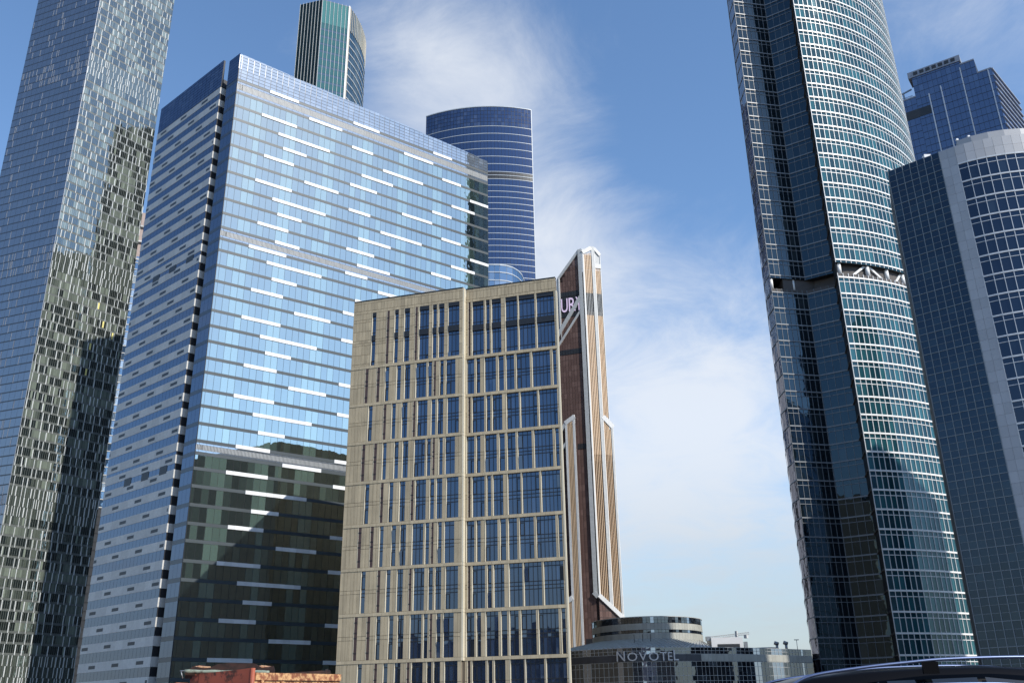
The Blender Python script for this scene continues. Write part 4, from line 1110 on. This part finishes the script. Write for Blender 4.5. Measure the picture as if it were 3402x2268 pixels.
    for az in (14.75, 15.25):
        c = pol(az, 222); T.beam('vent_pipe', (c.x, c.y, 14.3), (c.x, c.y, 16.1), .28, 'steel', sides=10); T.beam('vent_cowl', (c.x-.5, c.y, 16.4), (c.x+.35, c.y, 16.1), .4, 'steel', sides=10)
    c = pol(15.84, 224); T.beam('light_pole', (c.x, c.y, 14.3), (c.x, c.y, 17.0), .06, 'steel', sides=8); T.beam('light_arm', (c.x-.5, c.y, 17.0), (c.x+.5, c.y, 17.0), .08, 'steel')
    c = pol(14.0, 226); T.beam('skylight', (c.x, c.y, 14.3), (c.x, c.y, 15.6), 4.2, 'hotel_roof', sides=20, r2=3.2)
    for t in (.28, .42, .55):
        p = along(t); T.beam('flagpole', (p.x*1.035, p.y*1.035, 14.8), (p.x*1.035, p.y*1.035, 17.6), .06, 'frame_black', sides=6)
    T.finish()
build_hotel()

# ================================================================== tower crane far behind the hotel
def build_crane():
    b = pol(12.6, 760); T = Thing('tower_crane', 'pale tower crane jib far behind the hotel roof', 'crane', b)
    zj = 58.5
    def lattice(name, p, q, h, n, mat='concrete_light'):
        p, q = Vector(p), Vector(q); d = (q-p)/n; up = Vector((0, 0, h))
        T.beam(name, p, q, .22, mat); T.beam(name, p+up, q+up*.8, .22, mat)
        for i in range(n):
            a = p+d*i; c = p+d*(i+1); T.beam('lattice_bar', a, (a+c)/2+up*.95, .13, mat); T.beam('lattice_bar', (a+c)/2+up*.95, c, .13, mat)
    jl = pol(10.9, 760); jr = pol(13.3, 760)
    T.beam('mast', (b.x, b.y, 0), (b.x, b.y, zj+4), .8, 'concrete_light')
    lattice('jib', (jl.x, jl.y, zj-1.5), (jr.x, jr.y, zj+1.4), 1.7, 18)
    T.beam('counterweight', (jr.x-2.5, jr.y, zj-1.5), (jr.x-2.5, jr.y, zj+1), 1.2, 'concrete_light')
    T.finish()
build_crane()

# ================================================================== shared: lofted mesh and wheel
def loft(name, secs, mat, parent, smooth=True, caps=True):
    n = len(secs[0]); vs = [p for s in secs for p in s]; fs = []
    for i in range(len(secs)-1):
        for j in range(n):
            a, b = i*n+j, i*n+(j+1) % n; fs.append((a, b, b+n, a+n))
    if caps: fs += [tuple(range(n-1, -1, -1)), tuple(range((len(secs)-1)*n, len(secs)*n))]
    return mesh_obj(name, vs, fs, mat, parent, smooth)
def wheel(T, c, axis, r, wd):
    """tyre with a rim as its sub-part; axis = unit vector across the car"""
    c, axis = Vector(c), Vector(axis).normalized(); up = Vector((0, 0, 1)); f = axis.cross(up); secs = []
    for k, rr in ((-.5, r*.86), (-.42, r*.97), (-.2, r), (.2, r), (.42, r*.97), (.5, r*.86), (.5, r*.62), (.3, r*.6)):
        secs.append([c+axis*(k*wd)+(f*math.cos(2*math.pi*i/28)+up*math.sin(2*math.pi*i/28))*rr for i in range(28)])
    t = loft('tyre', secs, 'rubber', T.root)
    secs = []
    for k, rr in ((.28, r*.6), (.36, r*.6), (.36, r*.5), (.24, r*.2), (.3, r*.12), (.3, .001)):
        secs.append([c+axis*(k*wd)+(f*math.cos(2*math.pi*i/28)+up*math.sin(2*math.pi*i/28))*rr for i in range(28)])
    o = loft('rim', secs, 'rim', T.root, caps=False)
    o.parent = t; return t

# ================================================================== orange tipper truck
def build_truck():
    K = Vector((-8.228, 30.92)); Le = Vector((-10.44, 32.04)); d = (Le-K).normalized(); rdir = Vector((.452, .892)).normalized()
    T = Thing('tipper_truck', 'rusty orange tipper truck body with bent rim and rolled green tarp', 'truck', ((K+Le)/2+rdir*2).to_3d())
    KE = K+rdir*4.42; LE = Le+rdir*4.42
    Wf, Ws, Wl, Wb = Wall(Le, K), Wall(K, KE), Wall(LE, Le), Wall(KE, LE)
    # front wall of the body: one big pressed sheet, a narrower sheet at left, rolled corner post
    T.slab('front_sheet', Wf, [(.25, 1.2), (2.40, 1.2), (2.40, 2.955), (1.9, 2.925), (.95, 2.885), (.25, 2.86)], -.06, .03, 'truck_orange')
    T.slab('front_sheet', Wf, [(-.12, 1.2), (.235, 1.2), (.235, 2.855), (.12, 2.80), (-.12, 2.78)], -.06, .02, 'truck_orange')
    T.beam('corner_post', Wf.at(2.44, 1.2, -.02), Wf.at(2.44, 2.95, -.02), .07, 'truck_orange', sides=14)
    # long side: top rail above, pressed panel below, ribs
    T.slab('side_rail', Ws, [(.06, 2.60), (4.40, 2.685), (4.40, 2.905), (4.2, 2.90), (.06, 2.815)], -.08, .07, 'truck_sunlit')
    T.slab('side_panel', Ws, [(.06, 1.2), (4.4, 1.2), (4.4, 2.675), (.06, 2.59)], -.06, .015, 'truck_sunlit')
    for i in range(5): T.slab('side_rib', Ws, [(.3+i*.95, 1.2), (.42+i*.95, 1.2), (.42+i*.95, 2.6), (.3+i*.95, 2.6)], .015, .09, 'truck_sunlit')
    T.slab('far_side', Wl, [(0, 1.2), (4.4, 1.2), (4.4, 2.85), (0, 2.85)], -.06, .0, 'truck_orange')
    T.slab('tailgate', Wb, [(0, 1.2), (2.48, 1.2), (2.48, 2.95), (2.3, 3.0), (1.9, 2.93), (0, 2.92)], -.06, .0, 'truck_shaded_rust')
    T.prism('floor', [tuple(K), tuple(KE), tuple(LE), tuple(Le)], 1.12, 1.2, 'truck_shaded_rust')
    # ragged rusty load edge behind the side rail
    import random as rr
    pr = [(1.6, 2.5), (4.38, 2.5)]
    top = [(4.38, 2.95), (4.32, 3.06), (4.24, 2.99), (4.2, 3.085), (4.1, 3.06), (4.02, 2.99), (3.96, 3.03), (3.6, 3.0), (3.1, 2.965), (2.6, 2.93), (2.1, 2.89), (1.6, 2.84)]
    T.slab('bent_edge', Ws, pr+top, -.42, -.36, 'truck_shaded_rust')
    # bent headboard plate with lit flaps, over the roll of tarp
    Wg = Wall(pol(-18.62, 33.75), pol(-13.7, 33.1)); g = Wg.L/4.92
    az = lambda a: (a+18.62)*g
    T.slab('headboard', Wg, [(az(-18.5), 2.72), (az(-18.55), 2.95), (az(-18.3), 3.02), (az(-18.15), 3.10), (az(-17.6), 3.04), (az(-17.25), 3.045), (az(-16.85), 3.155), (az(-16.2), 3.185), (az(-15.6), 3.165), (az(-15.0), 3.165),
                             (az(-14.85), 3.15), (az(-14.45), 3.02), (az(-14.1), 3.045), (az(-13.85), 3.075), (az(-13.76), 2.93), (az(-13.76), 2.72)], -.1, -.04, 'truck_shaded_rust')
    for a, b, z in ((-18.15, -17.3, 3.075), (-14.75, -13.95, 3.055)):
        p, q = Wg.at(az(a), z+.015, -.1), Wg.at(az(b), z-.02, -.1); p2, q2 = Wg.at(az(a)+.08, z+.07, -.5), Wg.at(az(b)-.05, z+.03, -.5)
        mesh_obj('lit_flap', [p, q, q2, p2, p+Vector((0, 0, -.03)), q+Vector((0, 0, -.03)), q2+Vector((0, 0, -.03)), p2+Vector((0, 0, -.03))],
                 [(0, 1, 2, 3), (7, 6, 5, 4), (0, 4, 5, 1), (1, 5, 6, 2), (2, 6, 7, 3), (3, 7, 4, 0)], 'truck_sunlit', T.root)
    a, b = Wg.at(az(-18.5), 2.93, .12), Wg.at(az(-14.0), 2.86, .12); secs = []
    for i in range(25):
        t = i/24; c = a+(b-a)*t; r = .06*(1+.12*math.sin(t*23))*(1 if t < .7 else 1.15)
        secs.append([c+Vector((0, 0, 1))*math.cos(2*math.pi*k/12)*r+Vector((Wg.n.x, Wg.n.y, 0))*math.sin(2*math.pi*k/12)*r for k in range(12)])
    loft('tarp_roll', secs, 'tarp_green', T.root)
    T.beam('roll_handle', Wg.at(az(-18.75), 2.95, .12), Wg.at(az(-18.3), 2.95, .12), .02, 'steel', sides=8)
    T.beam('roll_handle', Wg.at(az(-18.7), 2.96, .12), Wg.at(az(-18.55), 2.72, .14), .016, 'steel', sides=8)
    # chassis, cab towards us, wheels
    for s in (.55, 1.75): T.beam('chassis_rail', (*(Le+(K-Le).normalized()*s-rdir*2.4), .95), (*(Le+(K-Le).normalized()*s+rdir*4.6), .95), .1, 'truck_shaded_rust')
    fr = lambda s, f, z: Vector((*(Le+(K-Le).normalized()*s-rdir*f), z))
    cs = []
    for z, i0, f0, f1 in ((.55, .0, .35, 2.3), (1.25, -.02, .35, 2.36), (1.6, .02, .37, 2.3), (2.02, .12, .42, 2.08), (2.12, .2, .5, 1.95)):
        cs.append([fr(i0, f0, z), fr(2.48-i0, f0, z), fr(2.48-i0, f1, z), fr(i0, f1, z)])
    loft('cab', cs, 'truck_cab', T.root, smooth=False)
    mesh_obj('windscreen', [fr(.18, 2.36, 1.32), fr(2.3, 2.36, 1.32), fr(2.22, 2.17, 1.95), fr(.26, 2.17, 1.95)], [(0, 3, 2, 1)], 'car_glass', T.root)
    for s in (.25, 1.95): mesh_obj('headlight', [fr(s, 2.38, .8), fr(s+.3, 2.38, .8), fr(s+.3, 2.38, 1.0), fr(s, 2.38, 1.0)], [(0, 3, 2, 1)], 'lamp_clear', T.root)
    T.beam('bumper', fr(-.02, 2.42, .55), fr(2.5, 2.42, .55), .14, 'truck_shaded_rust')
    for s, ax in ((.12, d), (2.36, -d)):
        for f in (1.5, -2.2, -3.5): wheel(T, fr(s, f, .5), ax.to_3d(), .5, .32)
    # curved mudguard showing low at the left corner
    secs = []
    for i in range(9):
        t = i/8; z = 2.36+.22*math.sin(t*1.5); o = fr(-.42+t*.42, .2, z)
        secs.append([o, o-rdir.to_3d()*.5, o-rdir.to_3d()*.5-Vector((0, 0, .04)), o-Vector((0, 0, .04))])
    loft('air_deflector', secs, 'truck_cab', T.root)
    T.finish()
build_truck()

# ================================================================== black estate car, roof in view
def build_car():
    T = Thing('black_car', 'black car roof with blue-grey roof rail at lower right corner', 'car', (4.4, 10.35, 0))
    yc = 10.38
    st = [(2.02, .62, .86, .70, .98), (2.1, .74, 1.02, .62, .98), (2.25, .84, 1.36, .52, .98), (2.5, .88, 1.535, .5, 1.0), (2.9, .9, 1.635, .52, 1.0), (3.4, .91, 1.685, .54, 1.0), (4.0, .92, 1.712, .56, 1.0), (4.6, .92, 1.715, .56, 1.0),
          (5.2, .92, 1.68, .54, 1.0), (5.55, .92, 1.58, .5, 1.0), (5.9, .92, 1.32, .56, 1.0), (6.15, .92, 1.08, .7, 1.0), (6.5, .9, .98, .72, .95), (6.8, .8, .86, .64, .82), (6.86, .7, .7, .56, .66)]
    secs = []
    for x, hw, zr, rw, zs in st:
        zs = min(zs, zr-.02); h = []
        pro = [(hw*.92, .28), (hw, .5), (hw, zs*.8), (hw*.985, zs), (hw-(hw-rw)*.62, zs+(zr-zs)*.62), (rw+.08, zr-.05), (rw, zr-.022), (rw*.6, zr-.004)]
        for y, z in pro: h.append((x, yc-y, z))
        h.append((x, yc, zr))
        for y, z in reversed(pro): h.append((x, yc+y, z))
        secs.append(h)
    loft('body', secs, 'car_black', T.root)
    # side glass strip and bright trim above it
    def side(x): 
        for a, b in zip(st[:-1], st[1:]):
            if a[0] <= x <= b[0]:
                t = (x-a[0])/(b[0]-a[0]); return [a[i]+(b[i]-a[i])*t for i in range(5)]
    for x0, x1 in ((2.75, 3.5), (3.58, 4.45), (4.53, 5.4)):
        vs = []
        for x in (x0, x1):
            _, hw, zr, rw, zs = side(x)
            vs += [(x, yc-(hw*.985)-.004, zs+.02), (x, yc-(rw+.13), zr-.13)]
        mesh_obj('side_window', [vs[0], vs[2], vs[3], vs[1]], [(0, 1, 2, 3)], 'car_glass', T.root)
    def tube(name, path, r, mat, rz=None):
        secs = []
        for p in path: secs.append([(p[0], p[1]+math.cos(2*math.pi*k/10)*r, p[2]+math.sin(2*math.pi*k/10)*(rz or r)) for k in range(10)])
        return loft(name, secs, mat, T.root)
    def smooth_path(P, n=8):
        out = []
        for i in range(len(P)-1):
            a, b, c, d = [Vector(P[max(0, min(len(P)-1, i+k))]) for k in (-1, 0, 1, 2)]
            for j in range(n):
                t = j/n; out.append(.5*((2*b)+(c-a)*t+(2*a-5*b+4*c-d)*t*t+(3*b-a-3*c+d)*t**3))
        return out+[Vector(P[-1])]
    for s in (-1, 1):
        y = yc+s*.78*1.0
        rail = smooth_path([(2.5, y, 1.47), (2.62, y, 1.535), (2.84, y, 1.622), (3.31, y, 1.684), (3.73, y, 1.722), (4.15, y, 1.75), (4.9, y, 1.757), (5.5, y, 1.72), (5.75, y, 1.66)])
        tube('roof_rail', rail, .02, 'car_rail', .016)
        for x in (3.98, 5.2):
            flat = flat_box('rail_foot', x-.075, x+.075, y-.015, y+.015, 1.62, 1.728, 'car_black', T.root)
    trim = smooth_path([(2.7, yc-.755, 1.44), (3.2, yc-.76, 1.50), (3.8, yc-.765, 1.522), (4.6, yc-.765, 1.522), (5.3, yc-.75, 1.46)])
    tube('window_trim', trim, .012, 'car_rail')
    for x in (2.9, 5.85):
        for s in (-1, 1): wheel(T, (x, yc+s*.83, .34), (0, s, 0), .34, .23)
    for s in (-1, 1):
        y = yc+s*.62
        flat_box('headlight', 6.76, 6.84, y-.16, y+.16, .66, .78, 'lamp_clear', T.root); flat_box('tail_light', 2.03, 2.12, y-.14, y+.14, .8, 1.0, 'lamp_red', T.root)
    T.finish()
build_car()
